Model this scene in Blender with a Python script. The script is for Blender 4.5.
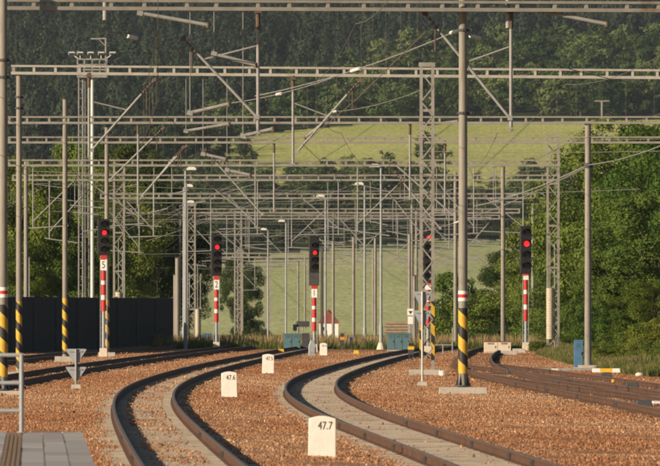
import bpy, math, random
import numpy as np
from mathutils import Vector, Matrix, Euler

random.seed(7)
scene = bpy.context.scene
for o in list(bpy.data.objects):
    bpy.data.objects.remove(o)
col = scene.collection

# ------------------------------------------------------------------ camera
F = 10500.0            # focal length in pixels of a 660 px wide picture
HOR = 308.0            # picture row of the horizon
CAM_Z = 2.5            # eye height over the ballast (standing on the platform)
cam_data = bpy.data.cameras.new('camera')
cam = bpy.data.objects.new('camera', cam_data)
col.objects.link(cam)
cam.location = (0, 0, CAM_Z)
cam.rotation_euler = (math.radians(90) + math.atan((HOR - 233.0) / F), 0, 0)
cam_data.sensor_width = 36.0
cam_data.lens = F / 660.0 * 36.0
cam_data.clip_start = 1.0
cam_data.clip_end = 20000.0
cam_data.dof.use_dof = True
cam_data.dof.focus_distance = 380.0
cam_data.dof.aperture_fstop = 15.0
scene.camera = cam

# ------------------------------------------------------------------ sky, sun, exposure
SUN_EL = math.radians(18)
SUN_AZ = math.radians(236)          # clockwise from +Y: behind the camera, to the left
world = bpy.data.worlds.new('World')
scene.world = world
world.use_nodes = True
wn = world.node_tree
bg = wn.nodes['Background']
sky = wn.nodes.new('ShaderNodeTexSky')
sky.sky_type = 'NISHITA'
sky.sun_disc = False
sky.sun_elevation = SUN_EL
sky.sun_rotation = SUN_AZ
wn.links.new(sky.outputs[0], bg.inputs[0])
bg.inputs[1].default_value = 0.05
sun_data = bpy.data.lights.new('sun', 'SUN')
sun_data.energy = 5.0
sun_data.angle = math.radians(0.53)
sun_data.color = (1.0, 0.83, 0.62)
sun = bpy.data.objects.new('sun', sun_data)
col.objects.link(sun)
to_sun = Vector((math.sin(SUN_AZ) * math.cos(SUN_EL), math.cos(SUN_AZ) * math.cos(SUN_EL), math.sin(SUN_EL)))
sun.rotation_euler = to_sun.to_track_quat('Z', 'Y').to_euler()
sun.location = (-60, -60, 80)
vs = scene.view_settings
vs.view_transform = 'Standard'
vs.look = 'None'
vs.exposure = 0.45
vs.gamma = 1.0
vs.use_curve_mapping = False
scene.render.engine = 'CYCLES'
scene.cycles.max_bounces = 6
scene.cycles.diffuse_bounces = 3
scene.cycles.transparent_max_bounces = 8
scene.cycles.volume_bounces = 0
scene.cycles.use_denoising = True
try:
    scene.cycles.denoiser = 'OPENIMAGEDENOISE'
    scene.cycles.denoising_input_passes = 'RGB_ALBEDO_NORMAL'
    scene.cycles.denoising_prefilter = 'ACCURATE'
except Exception:
    pass
scene.cycles.sample_clamp_indirect = 5.0
scene.render.filter_size = 2.0
scene.cycles.filter_width = 2.0


# ------------------------------------------------------------------ coordinates
def wx(px, d):
    return (px - 330.0) * d / F


def wz(py, d):
    return CAM_Z + (HOR - py) * d / F


def P(px, py, d):
    return Vector((wx(px, d), d, wz(py, d)))


def gd(py):
    return CAM_Z * F / (py - HOR)


# ------------------------------------------------------------------ materials
MATS = {}


def nodes_of(name):
    m = bpy.data.materials.new(name)
    m.use_nodes = True
    nt = m.node_tree
    b = nt.nodes['Principled BSDF']
    return m, nt, b


def N(nt, t, **kw):
    n = nt.nodes.new(t)
    for k, v in kw.items():
        setattr(n, k, v)
    return n


def mat(name, c, rough=0.75, metal=0.0, var=0.18, scale=4.0, c2=None, thr=0.55, soft=0.12, bump=0.0, stretch=(1, 1, 1), spec=0.3):
    """noise-varied paint, steel, concrete ...; c2 = stain / rust colour with its own patches"""
    if name in MATS:
        return MATS[name]
    m, nt, b = nodes_of(name)
    tc = N(nt, 'ShaderNodeTexCoord')
    mp = N(nt, 'ShaderNodeMapping')
    mp.inputs['Scale'].default_value = stretch
    nt.links.new(tc.outputs['Object'], mp.inputs[0])
    nz = N(nt, 'ShaderNodeTexNoise')
    nz.inputs['Scale'].default_value = scale
    nz.inputs['Detail'].default_value = 6
    nz.inputs['Roughness'].default_value = 0.65
    nt.links.new(mp.outputs[0], nz.inputs['Vector'])
    rp = N(nt, 'ShaderNodeValToRGB')
    lo = [max(0, v * (1 - var)) for v in c]
    hi = [min(1, v * (1 + var)) for v in c]
    rp.color_ramp.elements[0].position = 0.3
    rp.color_ramp.elements[0].color = (*lo, 1)
    rp.color_ramp.elements[1].position = 0.7
    rp.color_ramp.elements[1].color = (*hi, 1)
    nt.links.new(nz.outputs[0], rp.inputs[0])
    out = rp.outputs[0]
    if c2:
        n2 = N(nt, 'ShaderNodeTexNoise')
        n2.inputs['Scale'].default_value = scale * 0.6
        n2.inputs['Detail'].default_value = 8
        n2.inputs['Roughness'].default_value = 0.7
        mp2 = N(nt, 'ShaderNodeMapping')
        mp2.inputs['Scale'].default_value = stretch
        mp2.inputs['Location'].default_value = (11.3, 4.1, 7.7)
        nt.links.new(tc.outputs['Object'], mp2.inputs[0])
        nt.links.new(mp2.outputs[0], n2.inputs['Vector'])
        r2 = N(nt, 'ShaderNodeValToRGB')
        r2.color_ramp.elements[0].position = thr
        r2.color_ramp.elements[0].color = (0, 0, 0, 1)
        r2.color_ramp.elements[1].position = min(1, thr + soft)
        r2.color_ramp.elements[1].color = (1, 1, 1, 1)
        nt.links.new(n2.outputs[0], r2.inputs[0])
        mx = N(nt, 'ShaderNodeMix', data_type='RGBA')
        nt.links.new(r2.outputs[0], mx.inputs[0])
        nt.links.new(out, mx.inputs[6])
        mx.inputs[7].default_value = (*c2, 1)
        out = mx.outputs[2]
    nt.links.new(out, b.inputs['Base Color'])
    b.inputs['Roughness'].default_value = rough
    b.inputs['Metallic'].default_value = metal
    b.inputs['Specular IOR Level'].default_value = spec
    if bump:
        bp = N(nt, 'ShaderNodeBump')
        bp.inputs['Strength'].default_value = bump
        bp.inputs['Distance'].default_value = 0.05
        nt.links.new(nz.outputs[0], bp.inputs['Height'])
        nt.links.new(bp.outputs[0], b.inputs['Normal'])
    MATS[name] = m
    return m


M_MAST = mat('weathered_mast_steel', (0.235, 0.215, 0.182), 0.6, 0, 0.22, 1.6, (0.17, 0.105, 0.06), 0.60, 0.14, stretch=(4, 4, 0.5))
M_BEAM = mat('beam_steel', (0.25, 0.235, 0.205), 0.6, 0, 0.18, 2.0, (0.19, 0.13, 0.085), 0.60, 0.1)
M_GALV = mat('galvanised_tube', (0.27, 0.265, 0.255), 0.5, 0.0, 0.18, 5.0, (0.19, 0.13, 0.085), 0.6, 0.1)
M_RUST = mat('rusty_fitting', (0.115, 0.08, 0.058), 0.8, 0, 0.35, 9.0)
M_LAMP = mat('lamp_post_grey', (0.30, 0.32, 0.33), 0.5, 0, 0.12, 3.0)
M_WHITE = mat('white_paint', (0.78, 0.75, 0.70), 0.6, 0, 0.05, 5.0, (0.5, 0.42, 0.32), 0.66, 0.14)
M_STONE = mat('whitewashed_stone', (0.77, 0.71, 0.64), 0.85, 0, 0.07, 5.0, (0.52, 0.40, 0.30), 0.55, 0.25, bump=0.25)
M_RED = mat('red_paint', (0.52, 0.035, 0.025), 0.5, 0, 0.12, 6.0)
M_REDW = mat('band_white', (0.74, 0.70, 0.64), 0.5, 0, 0.07, 6.0)
M_BLACK = mat('black_enamel', (0.016, 0.016, 0.018), 0.5, 0, 0.3, 5.0)
M_HOOD = mat('black_hood', (0.012, 0.012, 0.013), 0.6, 0, 0.3, 5.0)
M_DGREY = mat('dark_grey_case', (0.06, 0.06, 0.062), 0.6, 0, 0.2, 5.0)
M_CONC = mat('old_concrete', (0.42, 0.38, 0.33), 0.9, 0, 0.16, 5.0, (0.28, 0.23, 0.18), 0.58, 0.15, bump=0.3)
M_WEIGHT = mat('concrete_weights', (0.50, 0.43, 0.33), 0.9, 0, 0.15, 4.0)
M_SLEEP = mat('concrete_sleeper', (0.42, 0.365, 0.29), 0.9, 0, 0.16, 1.4, (0.235, 0.165, 0.11), 0.49, 0.16)
M_WOOD = mat('oiled_sleeper', (0.13, 0.075, 0.045), 0.9, 0, 0.3, 1.2)
M_RAIL = mat('rusty_rail_side', (0.092, 0.047, 0.028), 0.8, 0, 0.3, 1.3, (0.045, 0.028, 0.02), 0.55, 0.2)
M_RAILTOP = mat('worn_rail_head', (0.16, 0.125, 0.105), 0.55, 0.25, 0.2, 0.8)
M_WIRE = mat('copper_wire', (0.17, 0.155, 0.135), 0.6, 0.0, 0.1, 1.0)
M_FEED = mat('aluminium_cable', (0.25, 0.245, 0.235), 0.5, 0, 0.1, 1.0)
M_INS = mat('brown_insulator', (0.085, 0.055, 0.042), 0.4, 0, 0.2, 8.0, spec=0.5)
M_TEAL = mat('teal_cabinet_paint', (0.085, 0.165, 0.185), 0.6, 0, 0.12, 3.0, (0.05, 0.085, 0.09), 0.62, 0.15)
M_BLUE = mat('blue_cabinet_paint', (0.07, 0.17, 0.29), 0.6, 0, 0.15, 3.0)
M_WALL = mat('dark_barrier_panel', (0.042, 0.043, 0.048), 0.85, 0, 0.35, 1.5, spec=0.15)
M_WALLP = mat('barrier_post_steel', (0.06, 0.06, 0.062), 0.8, 0, 0.2, 2.0, spec=0.15)
M_CREAM = mat('cream_plaster', (0.62, 0.54, 0.42), 0.85, 0, 0.08, 3.0)
M_YEL = mat('yellow_paint', (0.72, 0.42, 0.03), 0.5, 0, 0.1, 5.0)
M_ORANGE = mat('orange_paint', (0.70, 0.24, 0.02), 0.5, 0, 0.1, 5.0)
M_SIGNBACK = mat('bare_sign_back', (0.34, 0.37, 0.40), 0.45, 0.2, 0.12, 6.0)
M_PAVE = mat('platform_paver', (0.36, 0.33, 0.31), 0.85, 0, 0.12, 2.0)
M_TACT = mat('tactile_paver', (0.26, 0.175, 0.105), 0.85, 0, 0.15, 2.0)
M_ROOF = mat('red_roof_tiles', (0.24, 0.055, 0.04), 0.8, 0, 0.2, 2.0)
M_BRICK = mat('stacked_timber', (0.29, 0.215, 0.145), 0.9, 0, 0.25, 2.0)
M_BARK = mat('bark', (0.10, 0.08, 0.06), 0.9, 0, 0.3, 3.0)
M_GLASS = mat('dark_lens', (0.02, 0.02, 0.022), 0.15, 0, 0.1, 2.0, spec=0.6)
M_WIN = mat('window_glass', (0.03, 0.035, 0.04), 0.1, 0, 0.1, 2.0, spec=0.6)
M_LUM = mat('lamp_housing', (0.66, 0.65, 0.62), 0.4, 0, 0.05, 3.0)
M_INK = mat('black_lettering', (0.03, 0.03, 0.03), 0.7, 0, 0.1, 3.0)
M_SOIL = mat('dry_soil', (0.20, 0.145, 0.085), 0.95, 0, 0.3, 0.6)
M_GRAVEL = mat('grey_path', (0.27, 0.25, 0.23), 0.95, 0, 0.2, 1.0)


def emit(name, c, s):
    m, nt, b = nodes_of(name)
    b.inputs['Base Color'].default_value = (*c, 1)
    b.inputs['Emission Color'].default_value = (*c, 1)
    b.inputs['Emission Strength'].default_value = s
    return m


M_REDLIGHT = emit('red_signal_light', (1.0, 0.025, 0.03), 0.9)
M_BLUELIGHT = emit('blue_signal_light', (0.03, 0.06, 1.0), 0.8)


def stripes_mat():
    """yellow and black warning paint winding round a mast"""
    m, nt, b = nodes_of('warning_stripes')
    tc = N(nt, 'ShaderNodeTexCoord')
    sp = N(nt, 'ShaderNodeSeparateXYZ')
    nt.links.new(tc.outputs['Object'], sp.inputs[0])
    at = N(nt, 'ShaderNodeMath', operation='ARCTAN2')
    nt.links.new(sp.outputs['Y'], at.inputs[0])
    nt.links.new(sp.outputs['X'], at.inputs[1])
    a2 = N(nt, 'ShaderNodeMath', operation='MULTIPLY')
    a2.inputs[1].default_value = 1 / (2 * math.pi)
    nt.links.new(at.outputs[0], a2.inputs[0])
    z2 = N(nt, 'ShaderNodeMath', operation='MULTIPLY')
    z2.inputs[1].default_value = 1 / 0.72
    nt.links.new(sp.outputs['Z'], z2.inputs[0])
    ad = N(nt, 'ShaderNodeMath', operation='ADD')
    nt.links.new(a2.outputs[0], ad.inputs[0])
    nt.links.new(z2.outputs[0], ad.inputs[1])
    nz = N(nt, 'ShaderNodeTexNoise')
    nz.inputs['Scale'].default_value = 7
    nt.links.new(tc.outputs['Object'], nz.inputs['Vector'])
    wob = N(nt, 'ShaderNodeMath', operation='MULTIPLY_ADD')
    wob.inputs[1].default_value = 0.06
    nt.links.new(nz.outputs[0], wob.inputs[0])
    nt.links.new(ad.outputs[0], wob.inputs[2])
    fr = N(nt, 'ShaderNodeMath', operation='FRACT')
    nt.links.new(wob.outputs[0], fr.inputs[0])
    gt = N(nt, 'ShaderNodeMath', operation='GREATER_THAN')
    gt.inputs[1].default_value = 0.46
    nt.links.new(fr.outputs[0], gt.inputs[0])
    mx = N(nt, 'ShaderNodeMix', data_type='RGBA')
    nt.links.new(gt.outputs[0], mx.inputs[0])
    mx.inputs[6].default_value = (0.022, 0.02, 0.018, 1)
    mx.inputs[7].default_value = (0.72, 0.43, 0.03, 1)
    dirt = N(nt, 'ShaderNodeMix', data_type='RGBA', blend_type='MULTIPLY')
    dirt.inputs[0].default_value = 0.5
    nt.links.new(mx.outputs[2], dirt.inputs[6])
    n2 = N(nt, 'ShaderNodeTexNoise')
    n2.inputs['Scale'].default_value = 3.0
    n2.inputs['Detail'].default_value = 8
    nt.links.new(tc.outputs['Object'], n2.inputs['Vector'])
    nt.links.new(n2.outputs[0], dirt.inputs[7])
    nt.links.new(dirt.outputs[2], b.inputs['Base Color'])
    b.inputs['Roughness'].default_value = 0.6
    return m


M_STRIPE = stripes_mat()


def ballast_mat(name, instanced):
    m, nt, b = nodes_of(name)
    geo = N(nt, 'ShaderNodeNewGeometry')
    big = N(nt, 'ShaderNodeTexNoise')
    big.inputs['Scale'].default_value = 0.16
    big.inputs['Detail'].default_value = 4
    mp = N(nt, 'ShaderNodeMapping')
    mp.inputs['Scale'].default_value = (1.0, 0.12, 1.0)
    nt.links.new(geo.outputs['Position'], mp.inputs[0])
    nt.links.new(mp.outputs[0], big.inputs['Vector'])
    rb = N(nt, 'ShaderNodeValToRGB')
    rb.color_ramp.elements[0].position = 0.36
    rb.color_ramp.elements[0].color = (0.325, 0.156, 0.077, 1)
    rb.color_ramp.elements[1].position = 0.66
    rb.color_ramp.elements[1].color = (0.42, 0.255, 0.15, 1)
    nt.links.new(big.outputs[0], rb.inputs[0])
    rs = N(nt, 'ShaderNodeValToRGB')
    cr = rs.color_ramp
    cr.elements[0].position = 0.0
    cr.elements[0].color = (0.45, 0.42, 0.40, 1)
    cr.elements[1].position = 1.0
    cr.elements[1].color = (2.2, 2.5, 2.9, 1)
    for p_, c_ in ((0.2, (0.78, 0.72, 0.67, 1)), (0.6, (1.0, 0.98, 0.95, 1)), (0.92, (1.22, 1.26, 1.3, 1)), (0.98, (1.5, 1.65, 1.8, 1))):
        e = cr.elements.new(p_)
        e.color = c_
    if instanced:
        oi = N(nt, 'ShaderNodeObjectInfo')
        nt.links.new(oi.outputs['Random'], rs.inputs[0])
    else:
        v = N(nt, 'ShaderNodeTexVoronoi')
        v.inputs['Scale'].default_value = 16
        nt.links.new(geo.outputs['Position'], v.inputs['Vector'])
        sr = N(nt, 'ShaderNodeSeparateColor')
        nt.links.new(v.outputs['Color'], sr.inputs[0])
        nt.links.new(sr.outputs[0], rs.inputs[0])
        bp = N(nt, 'ShaderNodeBump')
        bp.inputs['Strength'].default_value = 0.8
        bp.inputs['Distance'].default_value = 0.04
        nt.links.new(v.outputs['Distance'], bp.inputs['Height'])
        nt.links.new(bp.outputs[0], b.inputs['Normal'])
    mx = N(nt, 'ShaderNodeMix', data_type='RGBA', blend_type='MULTIPLY')
    mx.inputs[0].default_value = 1.0
    nt.links.new(rb.outputs[0], mx.inputs[6])
    nt.links.new(rs.outputs[0], mx.inputs[7])
    nt.links.new(mx.outputs[2], b.inputs['Base Color'])
    b.inputs['Roughness'].default_value = 0.95
    b.inputs['Specular IOR Level'].default_value = 0.15
    return m


M_BALLAST = ballast_mat('ballast_ground', False)
M_BSTONE = ballast_mat('ballast_stone', True)


def leaf_mat(name, c_lo, c_hi, trans=0.35, objvar=0.25):
    m = bpy.data.materials.new(name)
    m.use_nodes = True
    nt = m.node_tree
    nt.nodes.clear()
    out = N(nt, 'ShaderNodeOutputMaterial')
    geo = N(nt, 'ShaderNodeNewGeometry')
    oi = N(nt, 'ShaderNodeObjectInfo')
    rp = N(nt, 'ShaderNodeValToRGB')
    rp.color_ramp.elements[0].color = (*c_lo, 1)
    rp.color_ramp.elements[1].color = (*c_hi, 1)
    nt.links.new(geo.outputs['Random Per Island'], rp.inputs[0])
    mul = N(nt, 'ShaderNodeMath', operation='MULTIPLY_ADD')
    mul.inputs[1].default_value = 2 * objvar
    mul.inputs[2].default_value = 1 - objvar
    nt.links.new(oi.outputs['Random'], mul.inputs[0])
    hs = N(nt, 'ShaderNodeHueSaturation')
    nt.links.new(mul.outputs[0], hs.inputs['Value'])
    hu = N(nt, 'ShaderNodeMath', operation='MULTIPLY_ADD')
    hu.inputs[1].default_value = -0.05
    hu.inputs[2].default_value = 0.525
    nt.links.new(oi.outputs['Random'], hu.inputs[0])
    nt.links.new(hu.outputs[0], hs.inputs['Hue'])
    nt.links.new(rp.outputs[0], hs.inputs['Color'])
    df = N(nt, 'ShaderNodeBsdfDiffuse')
    tr = N(nt, 'ShaderNodeBsdfTranslucent')
    nt.links.new(hs.outputs[0], df.inputs[0])
    nt.links.new(hs.outputs[0], tr.inputs[0])
    mx = N(nt, 'ShaderNodeMixShader')
    mx.inputs[0].default_value = trans
    nt.links.new(df.outputs[0], mx.inputs[1])
    nt.links.new(tr.outputs[0], mx.inputs[2])
    nt.links.new(mx.outputs[0], out.inputs[0])
    return m


M_LEAF = leaf_mat('broad_leaves', (0.066, 0.118, 0.024), (0.18, 0.235, 0.052), 0.4)
M_LEAFY = leaf_mat('yellowish_leaves', (0.085, 0.12, 0.018), (0.18, 0.21, 0.04))
M_LEAFD = leaf_mat('dark_leaves', (0.03, 0.052, 0.017), (0.08, 0.108, 0.032))
M_FARLEAF = leaf_mat('far_broad_leaves', (0.056, 0.09, 0.028), (0.128, 0.168, 0.054), 0.22, 0.38)
M_NEEDLE = leaf_mat('conifer_needles', (0.017, 0.028, 0.018), (0.046, 0.06, 0.033), 0.1, 0.6)
M_DRY = leaf_mat('dry_grass', (0.25, 0.185, 0.085), (0.44, 0.345, 0.175), 0.35, 0.2)
M_GREENGRASS = leaf_mat('green_weeds', (0.07, 0.10, 0.025), (0.17, 0.19, 0.06), 0.3, 0.25)


def field_mat(name, c1, c2, line_dir, line_gap, line_w, line_c):
    m, nt, b = nodes_of(name)
    geo = N(nt, 'ShaderNodeNewGeometry')
    mp = N(nt, 'ShaderNodeMapping')
    mp.inputs['Scale'].default_value = (1, 0.25, 1)
    nt.links.new(geo.outputs['Position'], mp.inputs[0])
    nz = N(nt, 'ShaderNodeTexNoise')
    nz.inputs['Scale'].default_value = 0.03
    nz.inputs['Detail'].default_value = 8
    nz.inputs['Roughness'].default_value = 0.6
    nt.links.new(mp.outputs[0], nz.inputs['Vector'])
    rp = N(nt, 'ShaderNodeValToRGB')
    rp.color_ramp.elements[0].position = 0.3
    rp.color_ramp.elements[0].color = (*c1, 1)
    rp.color_ramp.elements[1].position = 0.7
    rp.color_ramp.elements[1].color = (*c2, 1)
    nt.links.new(nz.outputs[0], rp.inputs[0])
    fine = N(nt, 'ShaderNodeTexNoise')
    fine.inputs['Scale'].default_value = 0.8
    fine.inputs['Detail'].default_value = 3
    mpf = N(nt, 'ShaderNodeMapping')
    mpf.inputs['Scale'].default_value = (1.2, 0.10, 1)
    nt.links.new(geo.outputs['Position'], mpf.inputs[0])
    nt.links.new(mpf.outputs[0], fine.inputs['Vector'])
    ov = N(nt, 'ShaderNodeMix', data_type='RGBA', blend_type='OVERLAY')
    ov.inputs[0].default_value = 0.5
    nt.links.new(rp.outputs[0], ov.inputs[6])
    nt.links.new(fine.outputs[0], ov.inputs[7])
    # tramlines: pairs of wheel tracks across the crop
    sp = N(nt, 'ShaderNodeSeparateXYZ')
    nt.links.new(geo.outputs['Position'], sp.inputs[0])
    a = N(nt, 'ShaderNodeMath', operation='MULTIPLY')
    a.inputs[1].default_value = line_dir[0] / line_gap
    nt.links.new(sp.outputs['X'], a.inputs[0])
    bb = N(nt, 'ShaderNodeMath', operation='MULTIPLY_ADD')
    bb.inputs[1].default_value = line_dir[1] / line_gap
    nt.links.new(sp.outputs['Y'], bb.inputs[0])
    nt.links.new(a.outputs[0], bb.inputs[2])
    fr = N(nt, 'ShaderNodeMath', operation='FRACT')
    nt.links.new(bb.outputs[0], fr.inputs[0])
    lt = N(nt, 'ShaderNodeMath', operation='LESS_THAN')
    lt.inputs[1].default_value = line_w / line_gap
    nt.links.new(fr.outputs[0], lt.inputs[0])
    lm = N(nt, 'ShaderNodeMath', operation='MULTIPLY')
    lm.inputs[1].default_value = 0.45
    nt.links.new(lt.outputs[0], lm.inputs[0])
    mx = N(nt, 'ShaderNodeMix', data_type='RGBA')
    nt.links.new(lm.outputs[0], mx.inputs[0])
    nt.links.new(ov.outputs[2], mx.inputs[6])
    mx.inputs[7].default_value = (*line_c, 1)
    nt.links.new(mx.outputs[2], b.inputs['Base Color'])
    b.inputs['Roughness'].default_value = 1.0
    b.inputs['Specular IOR Level'].default_value = 0.0
    return m


M_FIELD1 = field_mat('lower_crop_field', (0.37, 0.39, 0.18), (0.46, 0.475, 0.235), (1.0, 0.03), 31.0, 0.8, (0.22, 0.25, 0.10))
M_FIELD2 = field_mat('upper_crop_field', (0.37, 0.38, 0.12), (0.48, 0.48, 0.17), (1.0, -0.055), 27.0, 1.0, (0.10, 0.13, 0.04))
M_MEADOW = mat('rough_meadow', (0.24, 0.20, 0.09), 1.0, 0, 0.3, 0.08, (0.13, 0.16, 0.05), 0.5, 0.2, spec=0.0)
M_FLOOR = mat('forest_floor', (0.035, 0.045, 0.018), 1.0, 0, 0.4, 0.05, spec=0.0)


# ------------------------------------------------------------------ object helpers
def tag(o, label=None, cat=None, group=None, kind=None):
    if label: o['label'] = label
    if cat: o['category'] = cat
    if group: o['group'] = group
    if kind: o['kind'] = kind
    return o


def thing(name, label, cat, loc, group=None, rz=0.0):
    o = bpy.data.objects.new(name, None)
    col.objects.link(o)
    o.empty_display_size = 0.3
    o.location = loc
    o.rotation_euler = (0, 0, rz)
    return tag(o, label, cat, group)


def origin_of(o):
    v = Vector((0, 0, 0))
    while o is not None:
        v = v + Vector(o.location)
        o = o.parent
    return v


class MB:
    """collects boxes, tubes and sheets given in world coordinates; build() links them as ONE mesh object"""

    def __init__(self):
        self.v = []
        self.f = []
        self.m = []

    def add(self, vs_, fs_, mi=0):
        k = len(self.v)
        self.v.extend([tuple(q) for q in vs_])
        self.f.extend([tuple(k + i for i in q) for q in fs_])
        self.m.extend([mi] * len(fs_))
        return self

    def box(self, c, s, rz=0.0, mi=0, taper=1.0, rot=None):
        hx, hy, hz = s[0] / 2, s[1] / 2, s[2] / 2
        R = rot if rot is not None else Matrix.Rotation(rz, 3, 'Z')
        pts = []
        for z in (-1, 1):
            t = 1.0 if z < 0 else taper
            for x, y in ((-1, -1), (1, -1), (1, 1), (-1, 1)):
                pts.append(R @ Vector((x * hx * t, y * hy * t, z * hz)) + Vector(c))
        return self.add(pts, [(3, 2, 1, 0), (4, 5, 6, 7), (0, 1, 5, 4), (1, 2, 6, 5), (2, 3, 7, 6), (3, 0, 4, 7)], mi)

    def tube(self, a, b, r, r2=None, n=8, mi=0, caps=True):
        a = Vector(a); b = Vector(b)
        r2 = r if r2 is None else r2
        w = (b - a)
        if w.length < 1e-6:
            return self
        w.normalize()
        u = w.cross(Vector((0, 0, 1)))
        if u.length < 1e-3:
            u = Vector((1, 0, 0))
        u.normalize()
        q = w.cross(u)
        pts = []
        for i in range(n):
            t = 2 * math.pi * i / n
            dv = u * math.cos(t) + q * math.sin(t)
            pts.append(a + dv * r)
            pts.append(b + dv * r2)
        fs_ = [(2 * i, 2 * i + 1, 2 * ((i + 1) % n) + 1, 2 * ((i + 1) % n)) for i in range(n)]
        if caps:
            fs_.append(tuple(2 * i for i in range(n)))
            fs_.append(tuple(2 * i + 1 for i in reversed(range(n))))
        return self.add(pts, fs_, mi)

    def bar(self, a, b, wd, ht, mi=0):
        """rectangular bar from a to b, wd across, ht in the up-ish direction"""
        a = Vector(a); b = Vector(b)
        w = (b - a); L = w.length
        w.normalize()
        up = Vector((0, 0, 1))
        if abs(w.z) > 0.95:
            up = Vector((0, 1, 0))
        u = w.cross(up).normalized()
        q = u.cross(w).normalized()
        R = Matrix((u, w, q)).transposed()
        return self.box((a + b) / 2, (wd, L, ht), rot=R, mi=mi)

    def path(self, pts, r, n=5, mi=0):
        for a, b in zip(pts[:-1], pts[1:]):
            self.tube(a, b, r, n=n, mi=mi, caps=False)
        return self

    def prism(self, poly, a, b, mi=0):
        """poly: list of (x,z) in a plane facing -Y, extruded from y=a to y=b"""
        n = len(poly)
        pts = [(x, a, z) for x, z in poly] + [(x, b, z) for x, z in poly]
        fs_ = [tuple(range(n)), tuple(reversed(range(n, 2 * n)))]
        fs_ += [(i, n + i, n + (i + 1) % n, (i + 1) % n) for i in range(n)]
        return self.add(pts, fs_, mi)

    def build(self, name, mats, parent=None, at=None, smooth=False, bevel=0.0):
        if not isinstance(mats, (list, tuple)):
            mats = [mats]
        base = origin_of(parent) if parent is not None else Vector((0, 0, 0))
        loc = Vector(at) if at is not None else base
        me = bpy.data.meshes.new(name)
        me.from_pydata([(x - loc.x, y - loc.y, z - loc.z) for x, y, z in self.v], [], self.f)
        for mt in mats:
            me.materials.append(mt)
        me.polygons.foreach_set('material_index', self.m)
        if smooth:
            me.polygons.foreach_set('use_smooth', [True] * len(self.f))
            try:
                me.set_sharp_from_angle(angle=math.radians(40))
            except Exception:
                pass
        me.update()
        o = bpy.data.objects.new(name, me)
        col.objects.link(o)
        if parent is not None:
            o.parent = parent
        o.location = loc - base
        if bevel:
            bv = o.modifiers.new('bevel', 'BEVEL')
            bv.width = bevel
            bv.segments = 2
        return o


def copy_tree(o, parent=None):
    c = o.copy()
    col.objects.link(c)
    c.parent = parent
    for ch in list(o.children):
        copy_tree(ch, c)
    return c


def text_part(body, h, center, mt, parent, name='inscription', xscale=0.75):
    cu = bpy.data.curves.new('lettering', 'FONT')
    cu.body = body
    cu.size = h * 1.42
    cu.align_x = 'CENTER'
    cu.align_y = 'CENTER'
    cu.extrude = 0.003
    to = bpy.data.objects.new('lettering', cu)
    col.objects.link(to)
    bpy.context.view_layer.update()
    me = bpy.data.meshes.new_from_object(to.evaluated_get(bpy.context.evaluated_depsgraph_get()))
    bpy.data.objects.remove(to)
    me.transform(Matrix.Diagonal((xscale, 1, 1, 1)))
    me.transform(Matrix.Rotation(math.pi / 2, 4, 'X'))
    me.materials.clear()
    me.materials.append(mt)
    o = bpy.data.objects.new(name, me)
    col.objects.link(o)
    o.parent = parent
    o.location = Vector(center) - origin_of(parent)
    return o


def scatter(name, pts, scl, protos, label=None, cat=None, kind='stuff', seed=0, flat=False, parent=None):
    """uncountable stuff: instances of small meshes on points"""
    rng = np.random.default_rng(seed)
    n = len(pts)
    me = bpy.data.meshes.new(name)
    me.vertices.add(n)
    me.vertices.foreach_set('co', np.asarray(pts, dtype=np.float32).ravel())
    a = me.attributes.new('s', 'FLOAT', 'POINT')
    a.data.foreach_set('value', np.asarray(scl, dtype=np.float32))
    r = np.zeros((n, 3), dtype=np.float32)
    if flat:
        r[:, 2] = rng.random(n) * 6.283
    else:
        r = (rng.random((n, 3)) * 6.283).astype(np.float32)
    a = me.attributes.new('r', 'FLOAT_VECTOR', 'POINT')
    a.data.foreach_set('vector', r.ravel())
    a = me.attributes.new('k', 'INT', 'POINT')
    a.data.foreach_set('value', rng.integers(0, len(protos), n).astype(np.int32))
    o = bpy.data.objects.new(name, me)
    col.objects.link(o)
    if parent is not None:
        o.parent = parent
    ng = bpy.data.node_groups.new(name + '_nodes', 'GeometryNodeTree')
    ng.interface.new_socket('Geometry', in_out='INPUT', socket_type='NodeSocketGeometry')
    ng.interface.new_socket('Geometry', in_out='OUTPUT', socket_type='NodeSocketGeometry')
    gi = ng.nodes.new('NodeGroupInput')
    go = ng.nodes.new('NodeGroupOutput')
    ip = ng.nodes.new('GeometryNodeInstanceOnPoints')
    jn = ng.nodes.new('GeometryNodeJoinGeometry')
    for pr in reversed(protos):
        ob = ng.nodes.new('GeometryNodeObjectInfo')
        ob.inputs['Object'].default_value = pr
        ob.inputs['As Instance'].default_value = True
        ng.links.new(ob.outputs['Geometry'], jn.inputs[0])
    ip.inputs['Pick Instance'].default_value = True
    ng.links.new(gi.outputs[0], ip.inputs['Points'])
    ng.links.new(jn.outputs[0], ip.inputs['Instance'])
    for nm, dt, sock in (('s', 'FLOAT', 'Scale'), ('r', 'FLOAT_VECTOR', 'Rotation'), ('k', 'INT', 'Instance Index')):
        at = ng.nodes.new('GeometryNodeInputNamedAttribute')
        at.data_type = dt
        at.inputs['Name'].default_value = nm
        ng.links.new(at.outputs[0], ip.inputs[sock])
    ng.links.new(ip.outputs[0], go.inputs[0])
    md = o.modifiers.new('scatter', 'NODES')
    md.node_group = ng
    tag(o, label, cat, None, kind)
    return o


def proto_object(name, me):
    return bpy.data.objects.new(name, me)      # never linked: only a source of instances


# ------------------------------------------------------------------ terrain and ground
TD = [0, 620, 760, 1000, 1400, 2000, 2300, 2600, 2900, 3050, 3200, 3300, 3700, 3800, 4300, 4700, 5500, 6500]
TZ = [-0.03, -0.03, -0.7, -2.0, -3.0, -2.6, 2.8, 9.4, 18.5, 24.4, 37.5, 47.4, 66.3, 70.5, 104, 131, 190, 270]


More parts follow.
